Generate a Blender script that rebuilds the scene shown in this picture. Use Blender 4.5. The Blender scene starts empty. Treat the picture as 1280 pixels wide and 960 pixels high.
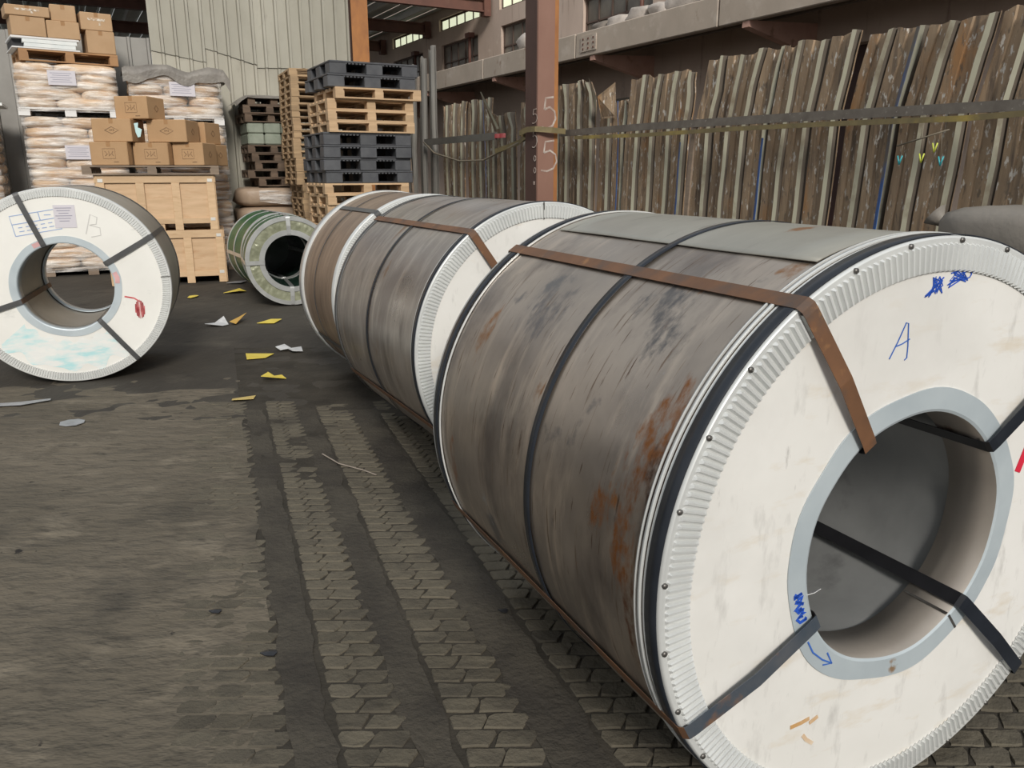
import bpy, math, random
from math import pi, sin, cos, radians as rad
from mathutils import Vector, Matrix, noise as mnoise
random.seed(11)
SC = bpy.context.scene
COL = SC.collection
# ------------------------------------------------------------------ camera, sky, sun, exposure
cam = bpy.data.cameras.new('camera'); camo = bpy.data.objects.new('camera', cam); COL.objects.link(camo)
cam.sensor_width = 36; cam.lens = 996.99/1280*36; cam.clip_end = 200; cam.clip_start = .05
camo.location = (0, 0, 1.4115); camo.rotation_euler = (pi/2-.2573, .0021, 0)
SC.camera = camo
W = bpy.data.worlds.new('sky'); SC.world = W; W.use_nodes = True
wn = W.node_tree; bg = wn.nodes['Background']
tc = wn.nodes.new('ShaderNodeTexCoord'); sx = wn.nodes.new('ShaderNodeSeparateXYZ'); cr = wn.nodes.new('ShaderNodeValToRGB')
wn.links.new(tc.outputs['Generated'], sx.inputs[0]); wn.links.new(sx.outputs[2], cr.inputs[0]); wn.links.new(cr.outputs[0], bg.inputs[0])
cr.color_ramp.elements[0].position = 0.0; cr.color_ramp.elements[0].color = (.90, .90, .88, 1)
cr.color_ramp.elements[1].position = .7; cr.color_ramp.elements[1].color = (.86, .93, 1.0, 1)
bg.inputs[1].default_value = .64
sl = bpy.data.lights.new('sun', 'SUN'); so = bpy.data.objects.new('sun', sl); COL.objects.link(so)
sl.energy = 2.8; sl.angle = rad(14); sl.color = (1, .95, .87)
so.rotation_euler = Vector((-.20, .84, -.50)).to_track_quat('-Z', 'Y').to_euler()
SC.view_settings.view_transform = 'Standard'; SC.view_settings.look = 'None'
SC.view_settings.exposure = 0.0; SC.view_settings.gamma = 1.0; SC.view_settings.use_curve_mapping = False

# ------------------------------------------------------------------ helpers
def rz(a): return Matrix.Rotation(a, 3, 'Z')
class MB:
    def __init__(s): s.v = []; s.f = []; s.m = []; s.s = []
    def add(s, vs, fs, mi=0, sm=False):
        o = len(s.v); s.v += [tuple(p) for p in vs]
        for f in fs: s.f.append([i+o for i in f]); s.m.append(mi); s.s.append(sm)
    def box(s, c, d, R=None, mi=0, ch=0):
        hx, hy, hz = d[0]/2, d[1]/2, d[2]/2; c = Vector(c)
        if ch <= 0:
            P = [Vector((x*hx, y*hy, z*hz)) for x in (-1, 1) for y in (-1, 1) for z in (-1, 1)]
            F = [(0,1,3,2), (4,6,7,5), (0,4,5,1), (2,3,7,6), (0,2,6,4), (1,5,7,3)]
        else:
            P = []; ix = {}
            for x in (-1, 1):
                for y in (-1, 1):
                    for z in (-1, 1):
                        ix[x,y,z] = len(P)
                        P += [Vector((x*hx, y*(hy-ch), z*(hz-ch))), Vector((x*(hx-ch), y*hy, z*(hz-ch))), Vector((x*(hx-ch), y*(hy-ch), z*hz))]
            F = []
            q = [(-1,-1), (1,-1), (1,1), (-1,1)]
            for k in (-1, 1):
                F.append([ix[k,a,b] for a, b in q][::k]); F.append([ix[a,k,b]+1 for a, b in q][::-k]); F.append([ix[a,b,k]+2 for a, b in q][::k])
            for a in (-1, 1):
                for b in (-1, 1):
                    F.append([ix[a,b,-1], ix[a,b,1], ix[a,b,1]+1, ix[a,b,-1]+1][::a*b])
                    F.append([ix[-1,a,b]+1, ix[-1,a,b]+2, ix[1,a,b]+2, ix[1,a,b]+1][::-a*b])
                    F.append([ix[a,-1,b]+2, ix[a,-1,b], ix[a,1,b], ix[a,1,b]+2][::-a*b])
                    for e in (-1, 1): F.append([ix[a,b,e], ix[a,b,e]+1, ix[a,b,e]+2][::a*b*e])
        if R: P = [R @ p for p in P]
        s.add([c+p for p in P], F, mi)
    def prism(s, poly, a, b, mi=0, sm=False):      # poly: list of 3D points, swept from offset a to offset b
        n = len(poly); a = Vector(a); b = Vector(b)
        P = [Vector(p)+a for p in poly]+[Vector(p)+b for p in poly]
        s.add(P, [list(range(n))[::-1], list(range(n, 2*n))]+[[i, (i+1)%n, n+(i+1)%n, n+i] for i in range(n)], mi, sm)
    def tube(s, pts, r, n=8, mi=0, cap=True):
        pts = [Vector(p) for p in pts]; R = []
        for i, p in enumerate(pts):
            t = (pts[min(i+1, len(pts)-1)]-pts[max(i-1, 0)]).normalized()
            u = t.cross(Vector((0, 0, 1)) if abs(t.z) < .9 else Vector((1, 0, 0))).normalized(); w = t.cross(u)
            rr = r[i] if isinstance(r, (list, tuple)) else r
            R.append([p+(u*cos(2*pi*k/n)+w*sin(2*pi*k/n))*rr for k in range(n)])
        V = [q for ring in R for q in ring]
        F = [[i*n+k, i*n+(k+1)%n, (i+1)*n+(k+1)%n, (i+1)*n+k] for i in range(len(pts)-1) for k in range(n)]
        if cap: F += [list(range(n))[::-1], [len(V)-n+k for k in range(n)]]
        s.add(V, F, mi, True)
    def ribbon(s, pts, nrm, w, th, mi=0, closed=False, mis=None):     # flat strap along pts, normal nrm[i]
        pts = [Vector(p) for p in pts]; n = len(pts); V = []
        for i, p in enumerate(pts):
            a = pts[(i-1) % n] if (closed or i) else p; b = pts[(i+1) % n] if (closed or i < n-1) else p
            t = (b-a).normalized(); N = Vector(nrm[i] if isinstance(nrm, list) else nrm).normalized(); u = t.cross(N).normalized()*w/2
            V += [p-u, p+u, p+u+N*th, p-u+N*th]
        F = []; mm = []
        for i in range(n if closed else n-1):
            j = (i+1) % n
            for k in range(4): F.append([i*4+k, i*4+(k+1)%4, j*4+(k+1)%4, j*4+k]); mm.append(mis[i] if mis else mi)
        if not closed: F += [[3, 2, 1, 0], [4*n-4, 4*n-3, 4*n-2, 4*n-1]]; mm += [mi, mi]
        o = len(s.v); s.v += [tuple(p) for p in V]
        for f, k in zip(F, mm): s.f.append([i+o for i in f]); s.m.append(k); s.s.append(False)
    def mesh(s, name, mats):
        me = bpy.data.meshes.new(name); me.from_pydata(s.v, [], s.f)
        for m in (mats if isinstance(mats, (list, tuple)) else [mats]): me.materials.append(m)
        me.polygons.foreach_set('material_index', s.m); me.polygons.foreach_set('use_smooth', s.s)
        me.update(); return me
    def build(s, name, mats, parent=None):
        return link(name, s.mesh(name, mats), parent)
def link(name, me, parent=None, loc=None, rot=None):
    o = bpy.data.objects.new(name, me); COL.objects.link(o)
    if parent: o.parent = parent
    if loc is not None: o.location = loc
    if rot is not None: o.rotation_euler = rot
    return o
def tag(o, label=None, cat=None, group=None, kind=None):
    if label: o['label'] = label
    if cat: o['category'] = cat
    if group: o['group'] = group
    if kind: o['kind'] = kind
    return o
def thing(name, label, cat, loc=(0, 0, 0), rot=0, group=None):
    o = bpy.data.objects.new(name, None); COL.objects.link(o); o.empty_display_size = .1
    o.location = loc; o.rotation_euler = rot if isinstance(rot, tuple) else (0, 0, rot)
    return tag(o, label, cat, group)
def struct(name, loc=(0, 0, 0), rot=0):
    o = bpy.data.objects.new(name, None); COL.objects.link(o); o.location = loc; o.rotation_euler = (0, 0, rot); o['kind'] = 'structure'; return o
def dup(root, loc, rot, label, group=None):
    r = root.copy(); COL.objects.link(r); r.location = loc; r.rotation_euler = rot if isinstance(rot, tuple) else (0, 0, rot)
    tag(r, label, None, group)
    for ch in list(root.children):
        c = ch.copy(); COL.objects.link(c); c.parent = r
        for g in list(ch.children):
            d = g.copy(); COL.objects.link(d); d.parent = c
    return r
ORD = 'topmost second third fourth fifth sixth seventh eighth ninth tenth eleventh twelfth thirteenth fourteenth fifteenth sixteenth seventeenth eighteenth nineteenth twentieth'.split()
ORD += ['twenty-'+w for w in 'first second third fourth fifth sixth seventh eighth ninth'.split()]+['thirtieth']+['thirty-'+w for w in 'first second third fourth fifth sixth'.split()]

# ------------------------------------------------------------------ materials
def M(name, c1, c2=None, scale=4, sv=(1, 1, 1), rough=.7, metal=0, bump=0, bs=30, bsv=None, stains=(), orand=0, detail=5, spec=.5, rvar=0, lohi=(.35, .65), emit=None, patches=()):
    m = bpy.data.materials.new(name); m.use_nodes = True; nt = m.node_tree; N = nt.nodes; L = nt.links
    B = N['Principled BSDF']
    B.inputs['Roughness'].default_value = rough; B.inputs['Metallic'].default_value = metal; B.inputs['Specular IOR Level'].default_value = spec
    t = N.new('ShaderNodeTexCoord'); oi = N.new('ShaderNodeObjectInfo')
    ofs = N.new('ShaderNodeVectorMath'); ofs.operation = 'ADD'; sc_ = N.new('ShaderNodeMath'); sc_.operation = 'MULTIPLY'; sc_.inputs[1].default_value = 37
    L.new(oi.outputs['Random'], sc_.inputs[0]); L.new(t.outputs['Object'], ofs.inputs[0]); L.new(sc_.outputs[0], ofs.inputs[1])
    def nz(s, v, d=detail, seed=0):
        mp = N.new('ShaderNodeMapping'); mp.inputs['Scale'].default_value = v; mp.inputs['Location'].default_value = (seed*3.1, seed*1.7, seed*2.3); L.new(ofs.outputs[0], mp.inputs[0])
        n = N.new('ShaderNodeTexNoise'); n.inputs['Scale'].default_value = s; n.inputs['Detail'].default_value = d; n.inputs['Roughness'].default_value = .6
        L.new(mp.outputs[0], n.inputs[0]); return n.outputs[0]
    def ramp(src, lo, hi):
        r = N.new('ShaderNodeMapRange'); r.inputs[1].default_value = lo; r.inputs[2].default_value = hi; L.new(src, r.inputs[0]); return r.outputs[0]
    def mix(f, a, b):
        x = N.new('ShaderNodeMix'); x.data_type = 'RGBA'
        if isinstance(f, float): x.inputs[0].default_value = f
        else: L.new(f, x.inputs[0])
        for k, q in ((6, a), (7, b)):
            if isinstance(q, tuple): x.inputs[k].default_value = q+(1,) if len(q) == 3 else q
            else: L.new(q, x.inputs[k])
        return x.outputs[2]
    n1 = nz(scale, sv)
    col = mix(ramp(n1, *lohi), tuple(c1), tuple(c2 or c1))
    for k, st in enumerate(stains):
        c, s, v, lo, hi = st[:5]
        col = mix(ramp(nz(s, v, 6, k+1), lo, hi), col, tuple(c))
    for k, (pc, pp, pr, psv) in enumerate(patches):            # stains with a place of their own (object coordinates)
        vm = N.new('ShaderNodeVectorMath'); vm.operation = 'SUBTRACT'; vm.inputs[1].default_value = pp; L.new(t.outputs['Object'], vm.inputs[0])
        v2 = N.new('ShaderNodeVectorMath'); v2.operation = 'MULTIPLY'; v2.inputs[1].default_value = psv; L.new(vm.outputs[0], v2.inputs[0])
        ln = N.new('ShaderNodeVectorMath'); ln.operation = 'LENGTH'; L.new(v2.outputs[0], ln.inputs[0])
        dv = N.new('ShaderNodeMath'); dv.operation = 'DIVIDE'; dv.inputs[1].default_value = pr; L.new(ln.outputs['Value'], dv.inputs[0])
        sb = N.new('ShaderNodeMath'); sb.operation = 'SUBTRACT'; L.new(nz(9, (1, 2.4, 1), 6, 11+k), sb.inputs[0])
        ml = N.new('ShaderNodeMath'); ml.operation = 'MULTIPLY'; ml.inputs[1].default_value = .34; L.new(dv.outputs[0], ml.inputs[0]); L.new(ml.outputs[0], sb.inputs[1])
        mo = N.new('ShaderNodeMath'); mo.operation = 'MULTIPLY'; L.new(ramp(sb.outputs[0], .24, .36), mo.inputs[0]); L.new(ramp(nz(26, (1, 1.6, 1), 5, 31+k), .36, .62), mo.inputs[1])
        col = mix(mo.outputs[0], col, tuple(pc))
    if orand:
        h = N.new('ShaderNodeHueSaturation'); r = N.new('ShaderNodeMapRange'); r.inputs[3].default_value = 1-orand; r.inputs[4].default_value = 1+orand
        L.new(oi.outputs['Random'], r.inputs[0]); L.new(r.outputs[0], h.inputs['Value']); L.new(col, h.inputs['Color']); col = h.outputs[0]
    L.new(col, B.inputs['Base Color'])
    if rvar:
        r = N.new('ShaderNodeMapRange'); r.inputs[1].default_value = .3; r.inputs[2].default_value = .7; r.inputs[3].default_value = rough-rvar; r.inputs[4].default_value = rough+rvar
        L.new(nz(scale*2, sv, 4, 9), r.inputs[0]); L.new(r.outputs[0], B.inputs['Roughness'])
    if bump:
        b = N.new('ShaderNodeBump'); b.inputs['Strength'].default_value = 1; b.inputs['Distance'].default_value = bump
        L.new(nz(bs, bsv or sv, 4, 5), b.inputs['Height']); L.new(b.outputs[0], B.inputs['Normal'])
    if emit:
        B.inputs['Emission Color'].default_value = tuple(emit[0])+(1,); B.inputs['Emission Strength'].default_value = emit[1]
    return m
def CP(s, a, R=.65): return (R*cos(rad(a)), s, R+R*sin(rad(a)))
RUST = (.16, .062, .022)
steel = M('weathered_steel', (.46, .39, .325), (.27, .235, .205), 1.6, (1, 1.2, 1), rough=.34, metal=.76, bump=.004, bs=2.6, bsv=(1, 1, 1), rvar=.10,
          stains=[((.55, .46, .375), 2.4, (1.0, 6, 1.0), .52, .70), ((.17, .145, .13), 2.2, (1, 2, 1), .54, .72), ((.20, .145, .105), 7, (.8, 12, .8), .60, .68), ((.12, .075, .05), 6, (1.2, 12, 1.2), .65, .70), ((.33, .15, .06), 3.1, (1.3, 3, 1.3), .66, .71), ((.17, .16, .155), 4.5, (1, 1, 1), .62, .69), ((.40, .42, .43), 3.7, (1, 1, 1), .67, .74)],
          patches=[((.25, .10, .035), CP(.11, 155), .11, (1, 1, .75)), ((.08, .04, .025), CP(.06, 160), .09, (1, 1.4, .5)), ((.30, .12, .04), CP(.225, 171), .075, (1, 1, .8)), ((.30, .12, .04), CP(.13, 174), .07, (1, 1, .6)),
                   ((.32, .13, .05), CP(1.06, -173), .06, (1, 1.5, .5)), ((.30, .14, .05), CP(.12, 116), .045, (1, 1, 1)), ((.28, .14, .06), CP(.60, 156), .045, (1, 1.4, .7)), ((.32, .16, .07), CP(1.0, 148), .08, (1, 1.6, .6)),
                   ((.14, .13, .125), CP(.34, 130), .11, (1, 1, 1)), ((.14, .13, .125), CP(.26, 138), .08, (1, 1, 1)), ((.17, .155, .15), CP(.75, 140), .12, (1, .8, 1.3)), ((.20, .10, .06), CP(.09, -170), .09, (1, 2, .45))])
steel2 = M('weathered_steel_grey', (.47, .42, .37), (.28, .245, .22), 1.6, (1, 1.4, 1), rough=.35, metal=.74, bump=.004, bs=2.6, rvar=.1,
           stains=[((.50, .45, .40), 3.0, (1.2, 9, 1.2), .50, .72), ((.20, .175, .155), 2.4, (1, 3, 1), .58, .74), ((.27, .16, .09), 3.2, (1, 3, 1), .60, .72)])
steel3 = M('brown_steel', (.36, .26, .185), (.23, .165, .12), 3, (1, 8, 1), rough=.45, metal=.45, stains=[((.11, .07, .045), 4, (1, 12, 1), .58, .7)])
steel4 = M('grey_shell_steel', (.42, .385, .33), (.34, .31, .265), 2, rough=.42, metal=.55)
ovl = M('overlap_steel', (.40, .385, .335), (.32, .305, .265), 2.5, (1, 2, 1), rough=.42, metal=.55, bump=.001, bs=4,
        stains=[((.15, .135, .115), 3, (1, 6, 1), .6, .72), ((.28, .13, .05), 4, (1, 1, 1), .68, .72)])
white = M('off_white_board', (.755, .74, .71), (.70, .685, .65), 2.5, rough=.5, stains=[((.60, .51, .38), 5, (1, 1, 3), .56, .80), ((.48, .465, .44), 8, (3, 1, 1), .57, .8), ((.62, .605, .575), 1.6, (1, 1, 1), .48, .7), ((.42, .40, .38), 24, (1, 1, .25), .66, .74)], bump=.001, bs=8)
whiteL = M('white_board_stained', (.80, .79, .75), (.74, .73, .69), 2.5, rough=.45, stains=[((.60, .60, .57), 6, (1, 1, 2), .64, .8)])
teal = M('teal_smear', (.42, .68, .70), (.78, .78, .75), 3.2, (1, 1, 2.5), rough=.5, lohi=(.42, .58), stains=[((.74, .75, .73), 7, (1, 1, 4), .42, .62)])
galv = M('galvanised_corner', (.70, .71, .695), (.62, .63, .62), 6, rough=.36, metal=.3, rvar=.06)
galvd = M('galvanised_ring', (.46, .52, .555), (.55, .61, .64), 4, rough=.4, metal=.25, stains=[((.30, .20, .12), 9, (1, 1, 1), .68, .74)])
bright = M('silver_foil_band', (.62, .63, .62), (.5, .51, .5), 8, rough=.3, metal=.6)
navy = M('navy_strap', (.012, .015, .021), (.020, .024, .032), 9, rough=.36, spec=.4)
strapgrey = M('dark_grey_strap', (.07, .072, .075), (.10, .10, .10), 9, rough=.4, metal=.3)
blackm = M('black_strap', (.012, .012, .014), (.02, .02, .023), 9, rough=.35)
ruststrap = M('rusty_strap', (.20, .095, .045), (.13, .065, .035), 6, rough=.6, metal=.2, stains=[((.10, .068, .052), 7, (1, 1, 1), .50, .66), ((.34, .17, .07), 14, (1, 1, 1), .62, .75)])
halfrust = M('navy_strap_rust_edge', (.05, .065, .085), (.09, .095, .105), 9, rough=.4, stains=[((.22, .11, .05), 7, (1, 1, 1), .56, .68)])
bore_in = M('dull_bore_steel', (.40, .405, .40), (.31, .315, .315), 3, rough=.36, metal=.45, bump=.006, bs=4, stains=[((.19, .19, .19), 3.5, (1, 1, 1), .58, .72)])
bore_lip = M('bore_lip_steel', (.44, .39, .34), (.36, .32, .28), 4, rough=.4, metal=.45, stains=[((.16, .08, .045), 7, (1, 1, 1), .66, .74)])
bore_L = M('grey_bore_steel', (.40, .375, .33), (.34, .32, .28), 3, rough=.45, metal=.4)
rivetm = M('rivet_steel', (.20, .19, .18), (.12, .11, .10), 20, rough=.4, metal=.7)
inkb = M('blue_ink', (.04, .13, .46), rough=.5)
inkd = M('blue_scribble', (.02, .09, .50), rough=.5)
inkr = M('red_paint', (.62, .02, .05), rough=.5)
inkr2 = M('red_marker', (.50, .05, .06), (.65, .2, .2), 14, rough=.6)
inkg = M('grey_pencil', (.56, .55, .53), rough=.6)
inko = M('orange_stain', (.52, .30, .12), (.7, .6, .48), 8, rough=.6)
pinkp = M('pink_paint', (.66, .38, .38), (.5, .3, .3), 9, rough=.6)
paper = M('lilac_label_paper', (.60, .575, .62), rough=.6)
paperp = M('pale_paper', (.74, .73, .72), rough=.6)
printm = M('grey_print', (.30, .29, .36), rough=.6)
greenw = M('green_wrap_film', (.018, .085, .03), (.045, .13, .055), 4, (1, 4, 1), rough=.35, spec=.18, bump=.006, bs=7, bsv=(1, 4, 1), stains=[((.14, .18, .11), 5, (1, 6, 1), .68, .80)])
olive = M('olive_foil', (.33, .34, .24), (.20, .21, .14), 9, rough=.3, metal=.15, bump=.006, bs=14)
greenb = M('dark_green_bore', (.014, .035, .025), (.03, .06, .045), 3, rough=.22)
wood = M('pale_pallet_wood', (.56, .39, .235), (.46, .31, .18), 3, (1, 6, 6), rough=.7, orand=.14, bump=.001, bs=20, bsv=(1, 6, 6))
wood2 = M('tan_pallet_wood', (.42, .29, .165), (.33, .22, .125), 3, (1, 6, 6), rough=.75, orand=.16)
woodd = M('dark_old_wood', (.135, .092, .062), (.085, .058, .04), 3, (1, 6, 6), rough=.8, orand=.2)
woodg = M('grey_brown_wood', (.25, .19, .14), (.18, .135, .10), 3, (1, 6, 6), rough=.8, orand=.1)
crate_m = M('crate_wood', (.62, .435, .265), (.53, .36, .21), 3, (1, 5, 5), rough=.65, orand=.07, stains=[((.45, .27, .14), 5, (1, 1, 7), .6, .75)])
ply = M('crate_plywood', (.62, .43, .265), (.52, .345, .20), 2.2, (1, 1, 6), rough=.6, orand=.04, stains=[((.50, .30, .16), 2.6, (1, 1, 5), .56, .7)])
zinc = M('zinc_bracket', (.75, .74, .70), rough=.35, metal=.4)
blackp = M('black_plastic', (.02, .02, .024), (.03, .03, .035), 5, rough=.55)
greyp = M('scuffed_black_plastic', (.062, .064, .072), (.09, .093, .10), 7, rough=.5, orand=.12)
card = M('cardboard', (.44, .275, .145), (.40, .245, .125), 3, rough=.75, orand=.05)
card2 = M('tan_cardboard', (.47, .31, .18), (.42, .27, .15), 3, rough=.75, orand=.05)
tape = M('packing_tape', (.36, .20, .09), rough=.3)
tapew = M('clear_tape', (.72, .66, .57), (.5, .36, .24), 30, rough=.2, lohi=(.45, .5))
cprint = M('carton_print', (.20, .12, .065), rough=.7)
tealtape = M('pale_teal_tape', (.50, .70, .70), rough=.4)
foam = M('white_foam_sheet', (.80, .82, .80), (.7, .74, .74), 6, rough=.5)
kraft = M('kraft_sack', (.60, .41, .25), (.52, .35, .21), 3, rough=.45, orand=.1, bump=.010, bs=7, bsv=(1, 1, 2.5), stains=[((.78, .69, .58), 3.4, (.8, .8, 3), .46, .64)])
greysack = M('grey_sack_cloth', (.25, .225, .195), (.20, .18, .155), 3, rough=.6, bump=.006, bs=8)
whites = M('pale_dusty_sack', (.55, .49, .44), (.42, .37, .33), 4, rough=.65, bump=.02, bs=6)
tarpm = M('grey_tarp', (.23, .21, .185), (.16, .145, .13), 5, rough=.5, bump=.015, bs=9)
wrapg = M('pale_green_wrapped_load', (.30, .33, .27), (.22, .25, .20), 4, rough=.4, bump=.006, bs=9)
wallm = M('pale_corrugated_sheet', (.42, .40, .335), (.34, .32, .265), 1.6, (1, 1, .5), rough=.5, metal=.1, orand=.06, stains=[((.25, .23, .185), 2.6, (1, 1, .6), .60, .78)])
wallu = M('dull_corrugated_sheet', (.37, .355, .30), (.31, .295, .245), 1.6, (1, 1, .5), rough=.55, metal=.1, orand=.06, stains=[((.25, .23, .19), 2.6, (1, 1, .6), .60, .78)])
walll = M('grey_corrugated_sheet', (.27, .26, .24), (.21, .20, .185), 1.6, rough=.5, metal=.1, orand=.06)
redsteel = M('red_oxide_steel', (.145, .060, .042), (.105, .045, .033), 2, rough=.6, stains=[((.19, .10, .07), 4, (1, 1, 1), .58, .75)])
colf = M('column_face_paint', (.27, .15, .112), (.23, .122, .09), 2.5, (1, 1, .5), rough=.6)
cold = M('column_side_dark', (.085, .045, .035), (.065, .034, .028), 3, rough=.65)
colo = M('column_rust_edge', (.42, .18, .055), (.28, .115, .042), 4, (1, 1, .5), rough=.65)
pinksteel = M('faded_red_bracket', (.56, .34, .27), (.46, .27, .21), 3, rough=.65, stains=[((.24, .14, .10), 5, (1, 1, 1), .58, .72)])
concrete = M('dusty_pink_concrete', (.58, .46, .385), (.50, .39, .32), 1.2, (1, 1, .6), rough=.85, stains=[((.30, .215, .17), 2.6, (3, 3, .35), .58, .74), ((.62, .52, .44), 4, (1, 1, 1), .6, .75)])
fascm = M('stained_fascia', (.50, .42, .345), (.42, .35, .285), 1.6, (1, 1, .8), rough=.85, stains=[((.22, .13, .085), 4, (1, 1, .5), .62, .72), ((.56, .49, .42), 3, (1, 1, 1), .55, .7)])
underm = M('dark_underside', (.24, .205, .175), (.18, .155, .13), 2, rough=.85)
doorm = M('dark_red_door', (.065, .030, .026), (.05, .024, .022), 2, rough=.6)
winframe = M('rusted_window_frame', (.10, .065, .05), rough=.7)
pane_d = M('dirty_pane', (.12, .10, .085), (.20, .18, .145), 1.5, rough=.25, orand=.35)
pane_b = M('sky_glow_pane', (.6, .6, .45), (.5, .5, .35), 3, rough=.3, emit=((.95, 1.0, .72), .75))  # glow set in the pane stands in for sky light behind it
roofm = M('roof_sheet', (.62, .64, .61), (.54, .56, .53), 2, rough=.55)
purlm = M('pale_purlin', (.75, .75, .72), (.68, .68, .65), 3, rough=.5)
darkm = M('dark_blocker_and_inner_wall', (.055, .048, .042), rough=.9)
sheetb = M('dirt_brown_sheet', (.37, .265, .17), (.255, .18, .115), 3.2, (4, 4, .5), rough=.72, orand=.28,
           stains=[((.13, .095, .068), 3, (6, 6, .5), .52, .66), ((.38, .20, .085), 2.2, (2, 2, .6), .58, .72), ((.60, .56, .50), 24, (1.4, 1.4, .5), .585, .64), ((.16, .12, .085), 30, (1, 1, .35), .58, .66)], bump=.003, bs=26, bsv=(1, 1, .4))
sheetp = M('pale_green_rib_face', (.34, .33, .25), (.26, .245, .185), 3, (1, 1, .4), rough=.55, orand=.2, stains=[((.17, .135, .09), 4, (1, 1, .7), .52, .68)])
sheetd = M('rib_groove_shade', (.10, .082, .065), (.14, .115, .09), 3, rough=.8)  # dark tone paints the shadow gap beside each rib
sheetblue = M('blue_sheet_edge', (.035, .10, .30), (.045, .13, .36), 4, rough=.45, stains=[((.13, .12, .11), 3, (1, 1, .5), .52, .66)])
sheetgrey = M('dark_grey_sheet', (.23, .22, .20), (.155, .148, .135), 2.5, (3, 3, .4), rough=.5, metal=.2, stains=[((.36, .34, .31), 3, (3, 3, .3), .60, .74)])
railm = M('grimy_flat_bar', (.115, .098, .082), (.165, .145, .122), 9, rough=.6, stains=[((.32, .29, .26), 24, (1, 1, 1), .63, .7)])
railg = M('grey_bar', (.15, .145, .13), (.12, .115, .105), 5, rough=.5)
ropem = M('olive_strap', (.21, .165, .075), (.15, .12, .06), 8, (1, 1, 1), rough=.7, stains=[((.36, .27, .07), 2.2, (1, 1, 1), .55, .7)])
ropeg = M('dull_rope', (.20, .17, .125), rough=.8)
yellow = M('yellow_paper', (.78, .62, .10), (.70, .53, .07), 10, rough=.6)
whitep = M('white_scrap', (.66, .66, .66), (.5, .5, .5), 10, rough=.6)
palep = M('pale_flattened_scrap', (.22, .225, .23), (.33, .34, .36), 10, rough=.4)
spray = M('chalky_spray_paint', (.52, .46, .41), (.34, .25, .21), 14, rough=.9, lohi=(.38, .62))
pegy = M('yellow_green_peg', (.62, .68, .10), rough=.4)
pegt = M('teal_peg', (.05, .42, .47), rough=.4)
# film: clear plastic wrap
film = bpy.data.materials.new('clear_wrap_film'); film.use_nodes = True
_n = film.node_tree.nodes; _l = film.node_tree.links; _n.remove(_n['Principled BSDF'])
_t = _n.new('ShaderNodeBsdfTransparent'); _g = _n.new('ShaderNodeBsdfPrincipled'); _x = _n.new('ShaderNodeMixShader')
_g.inputs['Base Color'].default_value = (.88, .84, .80, 1); _g.inputs['Roughness'].default_value = .18
_b = _n.new('ShaderNodeBump'); _b.inputs['Distance'].default_value = .03; _z = _n.new('ShaderNodeTexNoise'); _z.inputs['Scale'].default_value = 5; _z.inputs['Detail'].default_value = 5
_tc = _n.new('ShaderNodeTexCoord'); _mp = _n.new('ShaderNodeMapping'); _mp.inputs['Scale'].default_value = (.55, .55, 4.2)
_l.new(_tc.outputs['Object'], _mp.inputs[0]); _l.new(_mp.outputs[0], _z.inputs[0]); _l.new(_z.outputs[0], _b.inputs['Height']); _l.new(_b.outputs[0], _g.inputs['Normal'])
_r = _n.new('ShaderNodeMapRange'); _r.inputs[1].default_value = .42; _r.inputs[2].default_value = .68; _r.inputs[3].default_value = .08; _r.inputs[4].default_value = .72
_l.new(_z.outputs[0], _r.inputs[0]); _l.new(_r.outputs[0], _x.inputs[0])
_l.new(_t.outputs[0], _x.inputs[1]); _l.new(_g.outputs[0], _x.inputs[2]); _l.new(_x.outputs[0], _n['Material Output'].inputs[0])
# floor materials
dirt = M('dirt_with_shade_tone', (.066, .058, .047), (.045, .039, .032), 1.3, (1, .5, 1), rough=.85, spec=.3, bump=.014, bs=9, stains=[((.088, .077, .061), 2.2, (1, 1, 1), .54, .74), ((.026, .023, .02), 3.0, (1, 1, 1), .60, .74)])  # dirt colour with roof shade put into it
crust = M('brown_grey_dirt_crust', (.148, .125, .094), (.108, .092, .069), 1.2, rough=.9, spec=.25, bump=.035, bs=5, bsv=(1, 2.0, 1), stains=[((.185, .157, .118), 3, (1, 1.6, 1), .54, .68), ((.060, .053, .043), 1.7, (1, .7, 1), .57, .72), ((.085, .073, .056), 9, (1, 2, 1), .56, .68), ((.025, .022, .02), 6.5, (1, 1, 1), .69, .72)])
paverm = M('grey_brown_paver', (.115, .10, .074), (.09, .078, .059), 6, rough=.9, spec=.25, bump=.012, bs=22, orand=.16, stains=[((.06, .053, .042), 3.0, (1, 1, 1), .54, .72)])
jdirt = M('joint_dirt', (.062, .054, .043), (.040, .035, .028), 5, rough=.9, spec=.2, bump=.007, bs=30)
streak = M('dark_tyre_dirt', (.048, .042, .035), (.080, .07, .055), 4, rough=.9, spec=.2, bump=.010, bs=36)
floor = struct('floor')
mb = MB(); mb.add([(-60, -40, -.03), (60, -40, -.03), (60, 60, -.03), (-60, 60, -.03), (-60, -40, -.2), (60, -40, -.2), (60, 60, -.2), (-60, 60, -.2)],
                  [(0, 1, 2, 3), (7, 6, 5, 4), (0, 4, 5, 1), (1, 5, 6, 2), (2, 6, 7, 3), (3, 7, 4, 0)])
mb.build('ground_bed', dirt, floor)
SHEAR = -.36; RP = .067
def bend(x, y): return x-SHEAR*y
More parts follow.
